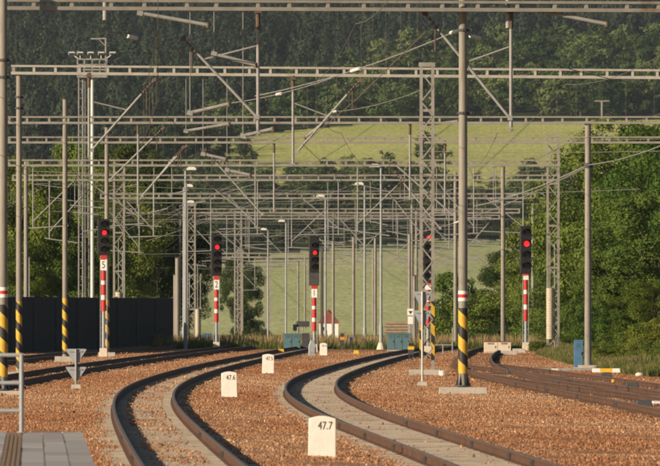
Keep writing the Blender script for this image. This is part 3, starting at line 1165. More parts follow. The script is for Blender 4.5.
rngc = random.Random(21)
ISL = {}
FARP = [
    # distance, beam bottom row, left px, right px, lattice masts px, round masts px, label
    (600, 166.5, 8, 560, [553], [26, 503], 'fifth overhead portal, beam crossing behind the floodlight tower'),
    (655, 181.0, 12, 560, [119], [455.5], 'sixth overhead portal, carried by the lattice mast in front of the barrier'),
    (745, 199.0, 100, 545, [191], [533], 'seventh overhead portal between the weighted lattice mast and a slim pole'),
    (830, 213.5, 36, 520, [183.5], [412], 'eighth overhead portal among the crowded arms'),
    (890, 219.5, 60, 500, [238], [416.5], 'ninth overhead portal just beneath the eighth beam'),
    (1150, 258.0, 150, 480, [240], [373], 'tenth overhead portal, low and distant above the green slope'),
    (1300, 265.0, 180, 470, [268.5], [305], 'farthest overhead portal, lowest thin beam above the slope'),
]
for (d, yb, xl, xr2, lat, rnd, lab) in FARP:
    root = thing('catenary_portal', lab, 'portal', (wx((lat + rnd)[0], d), d, float(tz(np.array(d), np.array(0.)))), 'overhead line portals')
    gz0 = float(tz(np.array(float(d)), np.array(0.0)))
    zb = wz(yb, d)
    for q in lat:
        top = {553: 135, 119: 164, 191: 204}.get(q, yb - 8)
        lattice_mast(root, wx(q, d), d, wz(top, d), 0.62 if q in (553, 119) else 0.55, plinth=None, leg=0.13)
    for q in rnd:
        top = {26: 160, 503: 166, 455.5: 173, 533: 204}.get(q, yb - 8)
        round_mast(root, wx(q, d), d, wz(top, d), 0.13, 0.115, plinth=(0.9, 0.7, 0.2) if d < 640 else None, flare=False)
    beam(root, (wx(xl, d), d, zb), (wx(xr2, d), d, zb), 0.40 if d < 1000 else 0.55, 1.0 if d < 800 else 1.5, split=False, thick=1.15 if d < 1000 else 1.6)
    px_ = xl + rngc.uniform(20, 50)
    while px_ < xr2 - 30:
        sg = rngc.choice((-1, 1))
        if d < 1000 or rngc.random() < 0.5:
            cant_auto(root, wx(px_, d), wx(px_, d) + sg * rngc.uniform(2.2, 3.1), d, zb, rngc)
        px_ += rngc.uniform(70, 110) * 700 / d
    if d < 1000:
        for q_ in (9, 21, 33, 50):
            xa, xb = xl + rngc.uniform(0, 120), xr2 - rngc.uniform(0, 140)
            dy_ = rngc.uniform(-7, 7)
            MB().path(droop(P(xa, yb + q_ + dy_, d), P(xb, yb + q_ - dy_, d), 0.12, 6), 0.012, 5).build('span_wire', M_FEED, root)
        for q_ in range(9):
            xa = rngc.uniform(xl, xr2 - 120)
            MB().path(droop(P(xa, yb + 2, d), P(xa + rngc.uniform(60, 140) * rngc.choice((1, 1, -1)), yb + rngc.uniform(30, 60), d + rngc.uniform(5, 30)), 0.1, 6), 0.012, 5).build('stay_wire', M_FEED, root)
    if d < 900:
        for k in range(7):
            xa = rngc.uniform(xl + 20, xr2 - 50)
            ya = yb + rngc.uniform(12, 52)
            l_ = rngc.uniform(18, 34)
            MB().tube(P(xa, ya, d), P(xa + l_, ya + rngc.uniform(-6, 6), d), 0.036, n=8).build('steady_arm', M_GALV, root, smooth=True)
            hx = xa + rngc.uniform(2, 8)
            MB().tube(P(hx, yb, d), P(hx, ya + 3, d), 0.022, n=6).build('drop_post', M_GALV, root, smooth=True)


# tension weights hung beside the lattice masts
def weights(px, y0, y1, d, w, label):
    root = thing('tension_weights', label, 'weight stack', (wx(px, d), d, wz(y1, d)), 'concrete tension weights')
    z0, z1 = wz(y1, d), wz(y0, d)
    n = max(5, int((z1 - z0) / 0.14))
    one = None
    for i in range(n):
        za = z0 + (z1 - z0) * i / n
        zc = z0 + (z1 - z0) * (i + 0.92) / n
        if one is None:
            one = MB().tube((wx(px, d), d, za), (wx(px, d), d, zc), w / 2, n=14).build('weight_disc', M_WEIGHT, root, at=(wx(px, d), d, za), smooth=True)
        else:
            c = one.copy(); col.objects.link(c); c.parent = root
            c.location = Vector((0, 0, za - z0))
    MB().tube((wx(px, d), d, z1 - 0.02), (wx(px, d), d, z1 + 3.2), 0.025, n=6).build('hanger_rod', M_GALV, root)
    MB().tube((wx(px, d) + w * 0.62, d, 0), (wx(px, d) + w * 0.62, d, z1 + 2.5), 0.03, n=6).build('guide_rod', M_GALV, root)


weights(26.3, 301, 318, 598, 0.27, 'short beige weight stack on the thin mast near the left edge')
weights(118.5, 292, 310, 653, 0.40, 'beige weight stack on the lattice mast in front of the dark barrier')
weights(186.3, 308, 337, 742, 0.36, 'left one of two tall beige weight stacks by the barrier end')
weights(197.6, 309, 337, 742, 0.33, 'right one of two tall beige weight stacks by the barrier end')
weights(550, 288, 339, 597, 0.42, 'thick beige weight stack on the lattice mast before the right-hand trees')

# solitary masts
MPOLES = [
    ('line_pole', 'tall grey tapered pole beside the blue cabinet before the right-hand trees', 588, 423, 125, 0.145, 0.12),
    ('line_pole', 'slim bare pole left of the house, its top against the dark tree belt', 322, 690, 248, 0.10, 0.085),
    ('line_pole', 'bare pole directly right of the small house', 333.2, 690, 241, 0.10, 0.085),
    ('line_pole', 'tallest bare pole standing over the blue dwarf light', 353.6, 690, 237, 0.11, 0.09),
    ('line_pole', 'bare pole close left of the tall lamp post with white base', 375.3, 700, 238, 0.10, 0.09),
    ('line_pole', 'thin distant pole left of the middle signal', 298.2, 760, 262, 0.075, 0.07),
    ('line_pole', 'short thick pole at the right end of the barrier', 177.5, 700, 258, 0.16, 0.15),
    ('line_pole', 'stubby pole against the dark trees at the barrier end', 175, 720, 275, 0.12, 0.11),
    ('line_pole', 'thin pole close left of the lattice mast with striped legs', 409.5, 640, 234, 0.1, 0.09),
    ('line_pole', 'pale thin pole behind the double-triangle sign', 414.5, 660, 276, 0.12, 0.11),
]
for (nm, lab, px_, d, ytop, r0, r1) in MPOLES:
    gz0 = float(tz(np.array(float(d)), np.array(0.0)))
    root = thing(nm, lab, 'pole', (wx(px_, d), d, gz0), 'single poles')
    mb = MB()
    mb.tube((wx(px_, d), d, gz0 - 0.3), (wx(px_, d), d, wz(ytop, d)), r0, r1, 14)
    mb.build('shaft', M_MAST, root, smooth=True)
    mb = MB().box((wx(px_, d), d, wz(ytop, d) + 0.03), (r1 * 2.3, r1 * 2.3, 0.06))
    if d < 500:
        mb.tube(P(px_, 163, d), P(px_, 168, d), r1 * 1.3, n=12).box(P(px_ + 4, 166, d), (0.3, 0.1, 0.1))
        MB().box((wx(px_, d), d, 0.05), (0.8, 0.6, 0.3)).build('foundation', M_CONC, root)
    mb.build('cap', M_DGREY, root)


# ------------------------------------------------------------------ lamp posts
def lamp_post(px, ytop, d, side, label, base=False, w=0.62):
    gz0 = float(tz(np.array(float(d)), np.array(0.0)))
    x = wx(px, d)
    zt = wz(ytop, d)
    root = thing('lamp_post', label, 'lamp post', (x, d, gz0), 'yard lamp posts')
    mb = MB().tube((x, d, gz0 - 0.2), (x, d, gz0 + 1.6), 0.12, 0.115, 12)
    mb.tube((x, d, gz0 + 1.6), (x, d, zt), 0.085, 0.06, 12)
    mb.build('shaft', M_LAMP, root, smooth=True)
    if base:
        MB().tube((x, d, gz0 - 0.1), (x, d, gz0 + 0.5), 0.34, 0.16, 12).build('base', M_CREAM, root)
    arm = MB().bar((x, d, zt - 0.03), (x + side * w * 0.45, d, zt + 0.03), 0.06, 0.05).build('arm', M_LAMP, root)
    cx = x + side * w * 0.6
    h = MB()
    poly = [(cx - w / 2, zt + 0.0), (cx + w / 2, zt + 0.0), (cx + w / 2 * 0.9, zt + 0.13), (cx + w / 2 * 0.5, zt + 0.19), (cx - w / 2 * 0.5, zt + 0.19), (cx - w / 2 * 0.9, zt + 0.13)]
    h.prism(poly, d - 0.16, d + 0.16)
    hd = h.build('lamp_head', M_LUM, root)
    MB().box((cx, d, zt - 0.02), (w * 0.75, 0.26, 0.036)).build('diffuser', M_GLASS, hd)


lamp_post(381, 167, 640, -1, 'tall lamp post with white flared foot and lamp facing left', True)
lamp_post(364.7, 185, 700, -1, 'grey lamp post left of the tallest one, lamp head facing left')
lamp_post(325.5, 197, 760, -1, 'lamp post rising behind the middle signal and the house')
lamp_post(286, 222, 880, -1, 'short lamp post over the teal cabinet, fourth from the right')
lamp_post(268, 230, 960, -1, 'most distant lamp post, by the lone tree')
lamp_post(183.8, 187, 690, 1, 'lamp post by the barrier end with its bright head facing right', w=0.55)
lamp_post(185.5, 170, 640, 1, 'highest of the lamp posts clustered at the barrier end', w=0.6)
lamp_post(186, 203, 760, 1, 'lowest of the lamp posts clustered at the barrier end', w=0.55)
lamp_post(163, 231, 900, 1, 'faint lamp post against the dark trees behind the barrier', w=0.5)

# ------------------------------------------------------------------ floodlight tower
TD_ = 680.0
tw = thing('floodlight_tower', 'tall lattice floodlight tower with white pole and lamp platform', 'light tower', (wx(86, TD_), TD_, -0.3))
x0 = wx(92.3, TD_)
MB().tube((x0, TD_, -0.3), (x0, TD_, wz(78, TD_)), 0.125, 0.11, 14).build('white_pole', mat('pale_grey_paint', (0.56, 0.55, 0.52), 0.6, 0, 0.08, 3.0), tw, smooth=True)
for i, (pa, pb) in enumerate(((78.6, 82.6), (85.0, 88.4))):
    lat = MB()
    for q in (pa, pb):
        lat.box((wx(q, TD_), TD_ + 0.4 * i, wz(189, TD_)), (0.075, 0.09, wz(76, TD_) - wz(302, TD_)))
    for z in np.arange(wz(302, TD_), wz(78, TD_), 0.55):
        lat.bar((wx(pa, TD_), TD_ + 0.4 * i, z), (wx(pb, TD_), TD_ + 0.4 * i, z), 0.03, 0.03)
    for z in np.arange(wz(302, TD_), wz(80, TD_) - 1, 1.1):
        lat.bar((wx(pa, TD_), TD_ + 0.4 * i + 0.05, z), (wx(pb, TD_), TD_ + 0.4 * i + 0.05, z + 0.55), 0.02, 0.035)
    lat.build('lattice_leg', M_GALV, tw)
zp = wz(76.5, TD_)
pf = MB()
pf.box(((wx(77, TD_) + wx(107, TD_)) / 2, TD_ + 0.4, zp), (wx(107, TD_) - wx(77, TD_), 1.5, 0.14))
plt = pf.build('platform_deck', M_GALV, tw)
for yy in (TD_ - 0.35, TD_ + 1.15):
    rf = MB()
    for q in (77.3, 84, 92, 99.5, 106.7):
        rf.bar((wx(q, TD_), yy, zp), (wx(q, TD_), yy, wz(58.5, TD_)), 0.05, 0.05)
    for y_ in (59, 64.5, 69.5):
        rf.bar((wx(77.2, TD_), yy, wz(y_, TD_)), (wx(106.8, TD_), yy, wz(y_, TD_)), 0.05, 0.05)
    rf.build('guard_rail', M_GALV, plt)
for q in (71.5, 80, 90.5, 101, 112.5):
    fl = MB()
    fl.box(P(q, 53.2, TD_), (0.40, 0.3, 0.14), rot=Matrix.Rotation(0.25, 3, 'X'))
    fl.bar(P(q, 54, TD_), P(min(max(q, 78), 106), 58.5, TD_), 0.05, 0.05)
    fo = fl.build('floodlight', M_LUM, tw)
    MB().box(P(q, 53.4, TD_) + Vector((0, -0.17, -0.03)), (0.34, 0.02, 0.10)).build('lens', M_GLASS, fo)
ga = MB()
ga.bar(P(105.5, 76, TD_), P(105.5, 38, TD_), 0.09, 0.09)
ga.bar(P(105.7, 38.3, TD_), P(90.5, 38.8, TD_), 0.08, 0.08)
ga.bar(P(105.5, 46, TD_), P(98.5, 39, TD_), 0.05, 0.05)
ga.build('davit_arm', M_GALV, tw)


# ------------------------------------------------------------------ colour light signals
def signal(px, ybase, d, yhead0, yhead1, yred, n_lamps, red_i, label, glyph, lower_box=False, plate_h=True, wpx=None, stripe=None):
    x = wx(px, d)
    s = d / F
    root = thing('colour_light_signal', label, 'signal', (x, d, 0), 'red-lit main signals')
    zh0, zh1 = wz(yhead1, d), wz(yhead0, d)
    w = (wpx or 10) * s
    # post with red and white bands
    zt = zh0
    zs0 = wz(stripe[1], d)
    zs1 = wz(stripe[0], d)
    po = MB().tube((x, d, 0), (x, d, zt + 0.1), 0.085, 0.085, 14).build('post', M_LAMP, root, at=(x, d, 0), smooth=True)
    nb = 5
    for i in range(nb):
        a = zs0 + (zs1 - zs0) * [0, .28, .40, .66, .76][i]
        b = zs0 + (zs1 - zs0) * [.28, .40, .66, .76, 1][i]
        MB().tube((x, d, a), (x, d, b - 0.002), 0.125, 0.125, 16).build('red_band' if i % 2 == 0 else 'white_band', M_RED if i % 2 == 0 else M_REDW, po, at=(x, d, a), smooth=True)
    bx_ = MB().box((x, d, 0.22), (0.42, 0.42, 0.5), taper=0.92)
    bx_.build('base_box', M_CREAM, root, bevel=0.03)
    # head
    hz = (zh0 + zh1) / 2
    hb = MB().box((x, d, hz), (w, 0.32, zh1 - zh0))
    hb.box((x - w * 0.28, d + 0.24, hz), (w * 0.5, 0.2, (zh1 - zh0) * 0.96))
    head = hb.build('signal_head', M_BLACK, root, at=(x, d, hz), bevel=0.03)
    zl1 = zh1 - 0.12 * (zh1 - zh0) if lower_box else zh1 - 0.06
    zl0 = zh0 + (0.30 if lower_box else 0.05) * (zh1 - zh0)
    step = (zl1 - zl0) / n_lamps
    r = min(step * 0.40, w * 0.36)
    for i in range(n_lamps):
        zc = zl1 - step * (i + 0.5)
        xo = x + w * 0.07
        lit = i == red_i
        MB().tube((xo, d - 0.185, zc), (xo, d - 0.165, zc), r * 0.74, n=18).build('lens', M_REDLIGHT if lit else M_GLASS, head, at=(xo, d - 0.17, zc))
        hd = MB()
        k = 14
        V = []
        for j in range(k + 1):
            t = math.radians(-20) + math.radians(220) * j / k
            for rr in (r, r * 1.1):
                V.append((xo + rr * math.cos(t), d - 0.162, zc + rr * math.sin(t)))
                V.append((xo + rr * math.cos(t), d - 0.162 - 0.38 * (0.45 + 0.55 * max(0.0, math.sin(t))), zc + rr * math.sin(t)))
        fs = []
        for j in range(k):
            a, b = j * 4, (j + 1) * 4
            fs += [(a, b, b + 1, a + 1), (a + 2, a + 3, b + 3, b + 2), (a + 1, b + 1, b + 3, a + 3)]
        hd.add(V, fs)
        hd.build('hood', M_HOOD, head)
    if lower_box:
        MB().box((x, d - 0.03, zh0 + (zh1 - zh0) * 0.13), (w * 1.02, 0.33, (zh1 - zh0) * 0.25)).build('lower_case', M_DGREY, head)
    # number plate
    zp_ = zs1 + 0.02
    ph = zt - zs1
    MB().box((x, d - 0.15, zt - ph * 0.12), (0.31, 0.02, ph * 0.26)).build('red_plate', M_RED, root)
    pl_ = MB().box((x, d - 0.15, zs1 + ph * 0.38), (0.31, 0.02, ph * 0.68)).build('number_plate', M_WHITE, root)
    if glyph:
        text_part(glyph, ph * 0.46, (x, d - 0.163, zs1 + ph * 0.38), M_INK, pl_, 'number')
    # ladder and maintenance bracket behind the post
    ld = MB()
    for sx in (-0.17, 0.17):
        ld.tube((x + sx, d + 0.36, 0.4), (x + sx, d + 0.36, zh0 + 0.6), 0.018, n=6)
    for z in np.arange(0.6, zh0 + 0.5, 0.3):
        ld.tube((x - 0.17, d + 0.36, z), (x + 0.17, d + 0.36, z), 0.012, n=5)
    ld.build('ladder', M_LAMP, root)
    return root


signal(103.6, 356, 533, 219, 255.5, 236, 4, 1, 'leftmost red-lit signal in front of the dark barrier, with number 5 plate', '5', wpx=12.0, stripe=(271, 311))
signal(216.5, 349.5, 628, 234.5, 276, 247, 5, 1, 'red-lit signal second from left, beside the weight stacks', '2', wpx=10.5, stripe=(290, 322))
signal(314.2, 352, 590, 236, 285.5, 252.5, 4, 1, 'middle red-lit signal with a grey case under its lamps', '1', True, wpx=10.0, stripe=(298, 331))
signal(428, 352, 560, 232, 283, 242, 5, 0, 'red-lit signal half hidden behind the striped-leg lattice mast', '', wpx=9.5, stripe=(290, 325))
signal(525.8, 349, 620, 226, 274, 242.5, 4, 1, 'rightmost red-lit signal before the right-hand trees', '', wpx=11.0, stripe=(280, 321))

# grey boxed relay foot in front of the middle signal
rb_ = thing('relay_box', 'rounded pale grey relay box at the foot of the middle signal', 'box', (wx(312.3, 548), 548, 0))
w_ = 0.40
poly = [(wx(312.3, 548) - w_ / 2, 0), (wx(312.3, 548) + w_ / 2, 0), (wx(312.3, 548) + w_ / 2, 0.5), (wx(312.3, 548) + w_ * 0.25, 0.82), (wx(312.3, 548) - w_ * 0.25, 0.82), (wx(312.3, 548) - w_ / 2, 0.5)]
MB().prism(poly, 547.8, 548.2).build('case', M_SIGNBACK, rb_, bevel=0.03)
MB().box((wx(312.3, 548), 547.78, 0.3), (0.26, 0.03, 0.3)).build('lid', M_LAMP, rb_)


# ------------------------------------------------------------------ double-triangle signs (seen from the back)
def tri_sign(px, ybase, d, rows, wpx, label, postmat):
    s = d / F
    x = wx(px, d)
    root = thing('triangle_sign', label, 'sign', (x, d, 0), 'double triangle signs')
    MB().box((x, d, 0.04), (0.34, 0.34, 0.2), taper=0.8).build('foot_block', M_CONC, root)
    MB().tube((x, d, 0.1), (x, d, wz(rows[0][0], d) + 0.02), 0.034, n=10).build('post', postmat, root, smooth=True)
    for (ya, yb) in rows:
        w = wpx * s
        za, zb_ = wz(ya, d), wz(yb, d)
        poly = [(x - w / 2, za), (x - w / 2 * 0.9, za + 0.02), (x + w / 2 * 0.9, za + 0.02), (x + w / 2, za), (x + 0.03, zb_), (x - 0.03, zb_)]
        MB().prism(list(reversed(poly)), d + 0.05, d + 0.062).build('triangle_plate', M_SIGNBACK, root)
        MB().bar((x - w * 0.3, d + 0.04, za - 0.06), (x + w * 0.3, d + 0.04, za - 0.06), 0.03, 0.03).build('plate_clip', M_GALV, root)


tri_sign(76, 389, 324, ((349.5, 364.5), (367.5, 382)), 21, 'two grey triangles on a short post beside the left tracks', M_GALV)
tri_sign(422.3, 386, 336, ((292, 309), (311, 328)), 18.5, 'two grey triangles on a tall thin pole before the striped lattice mast', mat('pale_pole', (0.5, 0.48, 0.45), 0.6))

# ------------------------------------------------------------------ noise barrier, left
nb = thing('noise_barrier', 'dark blue-black noise barrier wall behind the left tracks', 'wall', (-14, 600, 0))
A = Vector((wx(-14, 570), 570, 0))
B = Vector((wx(172, 668), 668, 0))
n = 9
H_ = 3.15
for i in range(n + 1):
    p = A.lerp(B, i / n)
    MB().box((p.x, p.y - 0.06, H_ / 2), (0.18, 0.26, H_ + 0.08)).build('barrier_post', M_WALLP, nb)
ux = (B - A).normalized()
ang = math.atan2(ux.y, ux.x)
L = (B - A).length / n
one = None
for i in range(n):
    c = A.lerp(B, (i + 0.5) / n)
    for r_ in range(6):
        pz = 0.26 + r_ * 0.52
        hgt = 0.5197
        if one is None:
            mbp = MB()
            mbp.box((c.x, c.y, pz), (L - 0.16, 0.1, hgt), rz=ang)
            for q in range(3):
                off = Vector((math.sin(ang), -math.cos(ang), 0)) * 0.06
                mbp.box(Vector((c.x, c.y, pz - 0.16 + q * 0.16)) + off, (L - 0.2, 0.03, 0.07), rz=ang)
            one = mbp.build('barrier_panel', M_WALL, nb, at=(c.x, c.y, pz))
        else:
            o = one.copy(); col.objects.link(o); o.parent = nb
            o.location = Vector((c.x, c.y, pz)) - origin_of(nb)


# ------------------------------------------------------------------ cabinets, huts, small things
def cabinet(px, d, wpx, hpx, mt, label, cat='cabinet', name='relay_cabinet', doors=2, depth=0.6, roof=None):
    s = d / F
    gz0 = min(0.0, float(tz(np.array(float(d)), np.array(0.0))))
    w, h = wpx * s, hpx * s
    x = wx(px, d)
    root = thing(name, label, cat, (x, d, gz0))
    MB().box((x, d, gz0 + 0.04), (w * 1.02, depth * 1.05, 0.12)).build('plinth', M_CONC, root)
    MB().box((x, d, gz0 + 0.1 + h / 2), (w, depth, h)).build('body', mt, root, bevel=0.012)
    MB().box((x, d, gz0 + 0.1 + h + 0.02), (w * 1.05, depth * 1.1, 0.05)).build('roof', roof or mt, root)
    for i in range(doors):
        cx = x - w / 2 + w * (i + 0.5) / doors
        do = MB().box((cx, d - depth / 2 - 0.012, gz0 + 0.1 + h / 2), (w / doors - 0.03, 0.02, h - 0.08)).build('door', mt, root)
        MB().box((cx + w / doors * 0.32, d - depth / 2 - 0.035, gz0 + 0.1 + h * 0.52), (0.025, 0.03, 0.12)).build('handle', M_DGREY, do)
        for z in (0.78, 0.84, 0.9):
            MB().box((cx, d - depth / 2 - 0.026, gz0 + 0.1 + h * z), (w / doors * 0.5, 0.012, 0.018)).build('vent_slat', M_DGREY, do)
    return root


cabinet(292, 628, 17, 15, M_TEAL, 'teal relay cabinet left of the middle signal')
cabinet(305.5, 640, 7.5, 15.5, M_DGREY, 'dark grey cabinet attached right of the teal one', doors=1)
cabinet(398.5, 610, 23, 16, M_TEAL, 'wide teal relay cabinet left of the lattice mast with striped legs', doors=3)
cabinet(578.5, 432, 9, 26, M_BLUE, 'narrow blue cabinet beside the tall pole by the right-hand trees', doors=1, depth=0.4)
cabinet(207.5, 690, 8.5, 16, M_BLUE, 'small blue cabinet left of the second signal', doors=1, depth=0.4)
cabinet(497.5, 575, 27, 10.5, M_CREAM, 'low cream box with reddish lid at the foot of the slim mast', doors=2, roof=M_ROOF)

# concrete blocks by the right-hand signal bases
for (px_, d, w, h, lab) in ((509, 560, 0.9, 0.22, 'flat concrete block under the slim mast by the cream box'),
                            (519, 585, 0.75, 0.24, 'flat concrete block left of the rightmost signal'),):
    root = thing('concrete_block', lab, 'block', (wx(px_, d), d, 0))
    MB().box((wx(px_, d), d, h / 2 - 0.03), (w, 0.5, h + 0.06), taper=0.94).build('block_body', M_CONC, root, bevel=0.02)


def dwarf(px, d, wpx, hpx, label, top, light=None):
    s = d / F
    x = wx(px, d)
    w, h = wpx * s, hpx * s
    root = thing('dwarf_signal', label, 'dwarf signal', (x, d, 0), 'low dwarf signals')
    for sx in (-1, 1):
        MB().box((x + sx * w * 0.25, d, h * 0.14), (w * 0.18, 0.12, h * 0.3)).build('leg', M_DGREY, root)
    MB().box((x, d, h * 0.42), (w * 0.85, 0.3, h * 0.28)).build('case', M_DGREY, root, bevel=0.01)
    MB().box((x, d - 0.01, h * 0.66), (w * 0.95, 0.3, h * 0.17)).build('coloured_band', top, root)
    hd = MB().box((x, d, h * 0.88), (w * 0.8, 0.28, h * 0.25)).build('head', M_RUST if light is None else M_BLACK, root, bevel=0.02)
    for sx in (-1, 1):
        MB().tube((x + sx * w * 0.2, d - 0.16, h * 0.88), (x + sx * w * 0.2, d - 0.15, h * 0.88), w * 0.15, n=12).build('lens', (light if sx > 0 and light else M_GLASS), hd)


dwarf(411, 505, 6.5, 18, 'dark dwarf signal with orange band left of the striped lattice legs', M_YEL)
dwarf(342, 640, 4.5, 16, 'small black and orange dwarf post right of the smallest stone', M_ORANGE)
dwarf(351.2, 650, 3.6, 11, 'tiny dwarf signal showing a blue light', M_DGREY, M_BLUELIGHT)

for (px_, py_, w, h, mt, nm, lab, cat) in (
        (281, 353, 0.36, 0.22, M_YEL, 'point_machine', 'small yellow box between the curved track end and the teal cabinet', 'box'),
        (356.3, 354, 0.30, 0.2, M_YEL, 'point_machine', 'small yellow box beside the right curve at its far end', 'box'),
        (613.8, 383.5, 0.16, 0.14, M_YEL, 'point_lantern', 'small yellow lantern between the rusty right-hand rails', 'lantern'),
        (555, 372.5, 0.3, 0.16, M_CREAM, 'point_lantern', 'small cream lantern at the turnout tip', 'lantern'),
        (441, 376, 0.16, 0.2, M_WHITE, 'white_peg', 'small white peg at the corner of the lattice mast footing', 'peg')):
    d = gd(py_)
    root = thing(nm, lab, cat, (wx(px_, d), d, 0))
    MB().box((wx(px_, d), d, h / 2), (w, 0.25, h), taper=0.85).build('case', mt, root, bevel=0.015)
    MB().box((wx(px_, d), d, h + 0.012), (w * 0.5, 0.14, 0.03)).build('cap', M_DGREY, root)

# fouling-point bar white / yellow / white and white boulder stone on the right
d = gd(372.5)
root = thing('fouling_point_bar', 'long low bar painted white and yellow beyond the right-hand rails', 'marker bar', (wx(606, d), d, 0))
for (a, b, mt) in ((592, 600.5, M_WHITE), (600.5, 612, M_YEL), (612, 620.5, M_WHITE)):
    MB().box(((wx(a, d) + wx(b, d)) / 2, d, 0.08), (wx(b, d) - wx(a, d) - 0.004, 0.2, 0.16), taper=0.97).build('painted_segment', mt, root)
d = gd(376.5)
root = thing('marker_stone', 'white rounded stone at the right edge beyond the rails', 'stone', (wx(639, d), d, 0))
mb = MB()
rk = rock_mesh(11)
mb.add([(wx(639, d) + v.co.x * 0.17, d + v.co.y * 0.15, 0.06 + v.co.z * 0.16) for v in rk.vertices], [tuple(p.vertices) for p in rk.polygons])
mb.build('boulder', M_WHITE, root, bevel=0.03)
d = gd(371)
root = thing('cable_trough', 'flat grey concrete cable lid at the foot of the blue cabinet', 'slab', (wx(562, d), d, 0))
for i in range(5):
    MB().box((wx(545, d) + i * 0.42, d, 0.06), (0.4, 0.5, 0.12)).build('lid_slab', M_GRAVEL, root)
d = 405
root = thing('white_cable_cover', 'thin white plank lying beside the right-hand rails', 'plank', (wx(660, 265), 265, 0))
MB().box((wx(655, 268), 268, 0.10), (0.32, 3.0, 0.05), rz=0.05).build('plank', M_WHITE, root)

# point motors and rods among the right-hand rails
for (px_, py_, lab) in ((606, 378.5, 'dark point motor box beyond the white and yellow bar'),
                        (632, 389, 'dark point motor among the rusty rails near the right edge'),
                        (564, 383, 'dark point motor left of the tall pole foot'),
                        (512, 375.5, 'dark point motor at the start of the rusty rails'),
                        (644, 408, 'nearest dark point motor at the right edge')):
    d = gd(py_)
    root = thing('point_motor', lab, 'point motor', (wx(px_, d), d, 0), 'point motors')
    MB().box((wx(px_, d), d, 0.1), (0.42, 0.7, 0.2), taper=0.86).build('case', M_DGREY, root, bevel=0.02)
    MB().box((wx(px_, d) + 0.02, d, 0.212), (0.2, 0.3, 0.03)).build('lid', M_RUST, root)
    MB().tube((wx(px_, d) - 0.75, d + 0.2, 0.1), (wx(px_, d) - 0.2, d + 0.2, 0.1), 0.025, n=8).build('rod', M_RUST, root)

# steel hand rail right of the lattice mast
d = 575
root = thing('guard_railing', 'thin pale tube railing between the lattice mast and the large striped mast', 'railing', (wx(443, d), d, 0))
for q, yt in ((433, 345), (452.5, 328), (443, 345)):
    MB().tube(P(q, 354, d), P(q, yt, d), 0.035, n=8).build('post', M_GALV, root)
MB().tube(P(430, 345, d), P(453, 345, d), 0.035, n=8).build('rail_bar', M_GALV, root)

# small double plate sign left of the lattice mast
d = 640
root = thing('number_sign', 'two small white plates on a thin pole left of the double-triangle sign', 'sign', (wx(410, d), d, 0))
MB().box(P(410.3, 312, d) + Vector((0, -0.14, 0)), (0.37, 0.03, 0.40)).build('upper_plate', M_WHITE, root)
MB().box(P(410.3, 320.3, d) + Vector((0, -0.14, 0)), (0.31, 0.03, 0.46)).build('lower_plate', M_WHITE, root)
xq = wx(410.3, d)
MB().prism([(xq - 0.12, wz(311, d)), (xq, wz(314, d)), (xq + 0.12, wz(311, d))], d - 0.175, d - 0.157).build('black_triangle', M_INK, root)
MB().tube((xq, d - 0.1, 0), (xq, d - 0.1, wz(309.5, d)), 0.04, n=8).build('post', M_GALV, root)
# dark board above the teal cabinet
d = 660
root = thing('dark_signboard', 'dark rectangular board on a thin post above the teal cabinet', 'sign', (wx(303, d), d, 0))
MB().box(P(303, 324, d), (0.82, 0.06, 0.36)).build('board', M_DGREY, root)
MB().box(P(295, 327.5, d), (0.25, 0.2, 0.4)).build('lamp_case', M_BLACK, root)
MB().tube(P(303, 352, d), P(303, 321, d) + Vector((0, 0.05, 0)), 0.035, n=8).build('post', M_GALV, root)
MB().tube(P(295, 352, d), P(295, 322, d) + Vector((0, 0.12, 0)), 0.03, n=8).build('post', M_GALV, root)

# small house far behind
d = 1500.0
gz0 = float(tz(np.array(d), np.array(0.0)))
x = wx(328.8, d)
s = d / F
root = thing('small_house', 'small white house with steep red hipped roof on the meadow', 'house', (x, d, gz0))
w, zt = 19 * s, wz(323, d)
zw0 = wz(339, d)
MB().box((x, d, (gz0 - 0.3 + zt) / 2), (w, w * 1.1, zt - gz0 + 0.3)).build('wall', M_WHITE, root)
e = 0.18
mb = MB()
zr = wz(310, d)
mb.add([(x - w / 2 - e, d - w * .55 - e, zt), (x + w / 2 + e, d - w * .55 - e, zt), (x + w / 2 + e, d + w * .55 + e, zt), (x - w / 2 - e, d + w * .55 + e, zt), (x - 0.12, d - 0.3, zr), (x + 0.12, d + 0.3, zr)],
       [(3, 2, 1, 0), (0, 1, 4), (1, 2, 5, 4), (2, 3, 5), (3, 0, 4, 5)])
rf_ = mb.build('roof', M_ROOF, root)
wi = MB().box((x - w * 0.22, d - w * .55 - 0.01, wz(329, d)), (0.4, 0.06, 0.55)).build('window', M_WIN, root)
MB().box((x - w * 0.22, d - w * .55 - 0.05, wz(329, d) - 0.3), (0.5, 0.1, 0.06)).build('sill', M_CREAM, wi)
MB().box((x + w * 0.2, d - w * .55 - 0.01, gz0 + 0.85), (0.55, 0.06, 1.7)).build('door', M_BRICK, root)

# timber stack far behind
d = 1450.0
gz0 = float(tz(np.array(d), np.array(0.0)))
root = thing('timber_stack', 'long low stack of brown timber in the meadow beyond the teal cabinet', 'timber stack', (wx(400, d), d, gz0))
for r_ in range(6):
    zc = wz(329, d) - 1.2 + r_ * 0.40
    off = (r_ % 2) * 0.3
    MB().tube((wx(384, d) + off, d, zc), (wx(421, d) - off, d, zc), 0.2, n=8).build('log', M_BRICK, root)

# T-shaped pole before the wood, right
d = 2950.0
root = thing('utility_pole', 'far T-shaped wooden pole above the right-hand trees', 'pole', (wx(602, d), d, float(tz(np.array(d), np.array(wx(602, d))))))
zt = wz(101, d)
MB().tube((wx(602, d), d, root.location.z - 0.5), (wx(602, d), d, zt), 0.32, 0.26, n=8).build('shaft', M_MAST, root)
MB().bar((wx(594.5, d), d, zt), (wx(609.5, d), d, zt), 0.3, 0.32).build('crossarm', M_MAST, root)


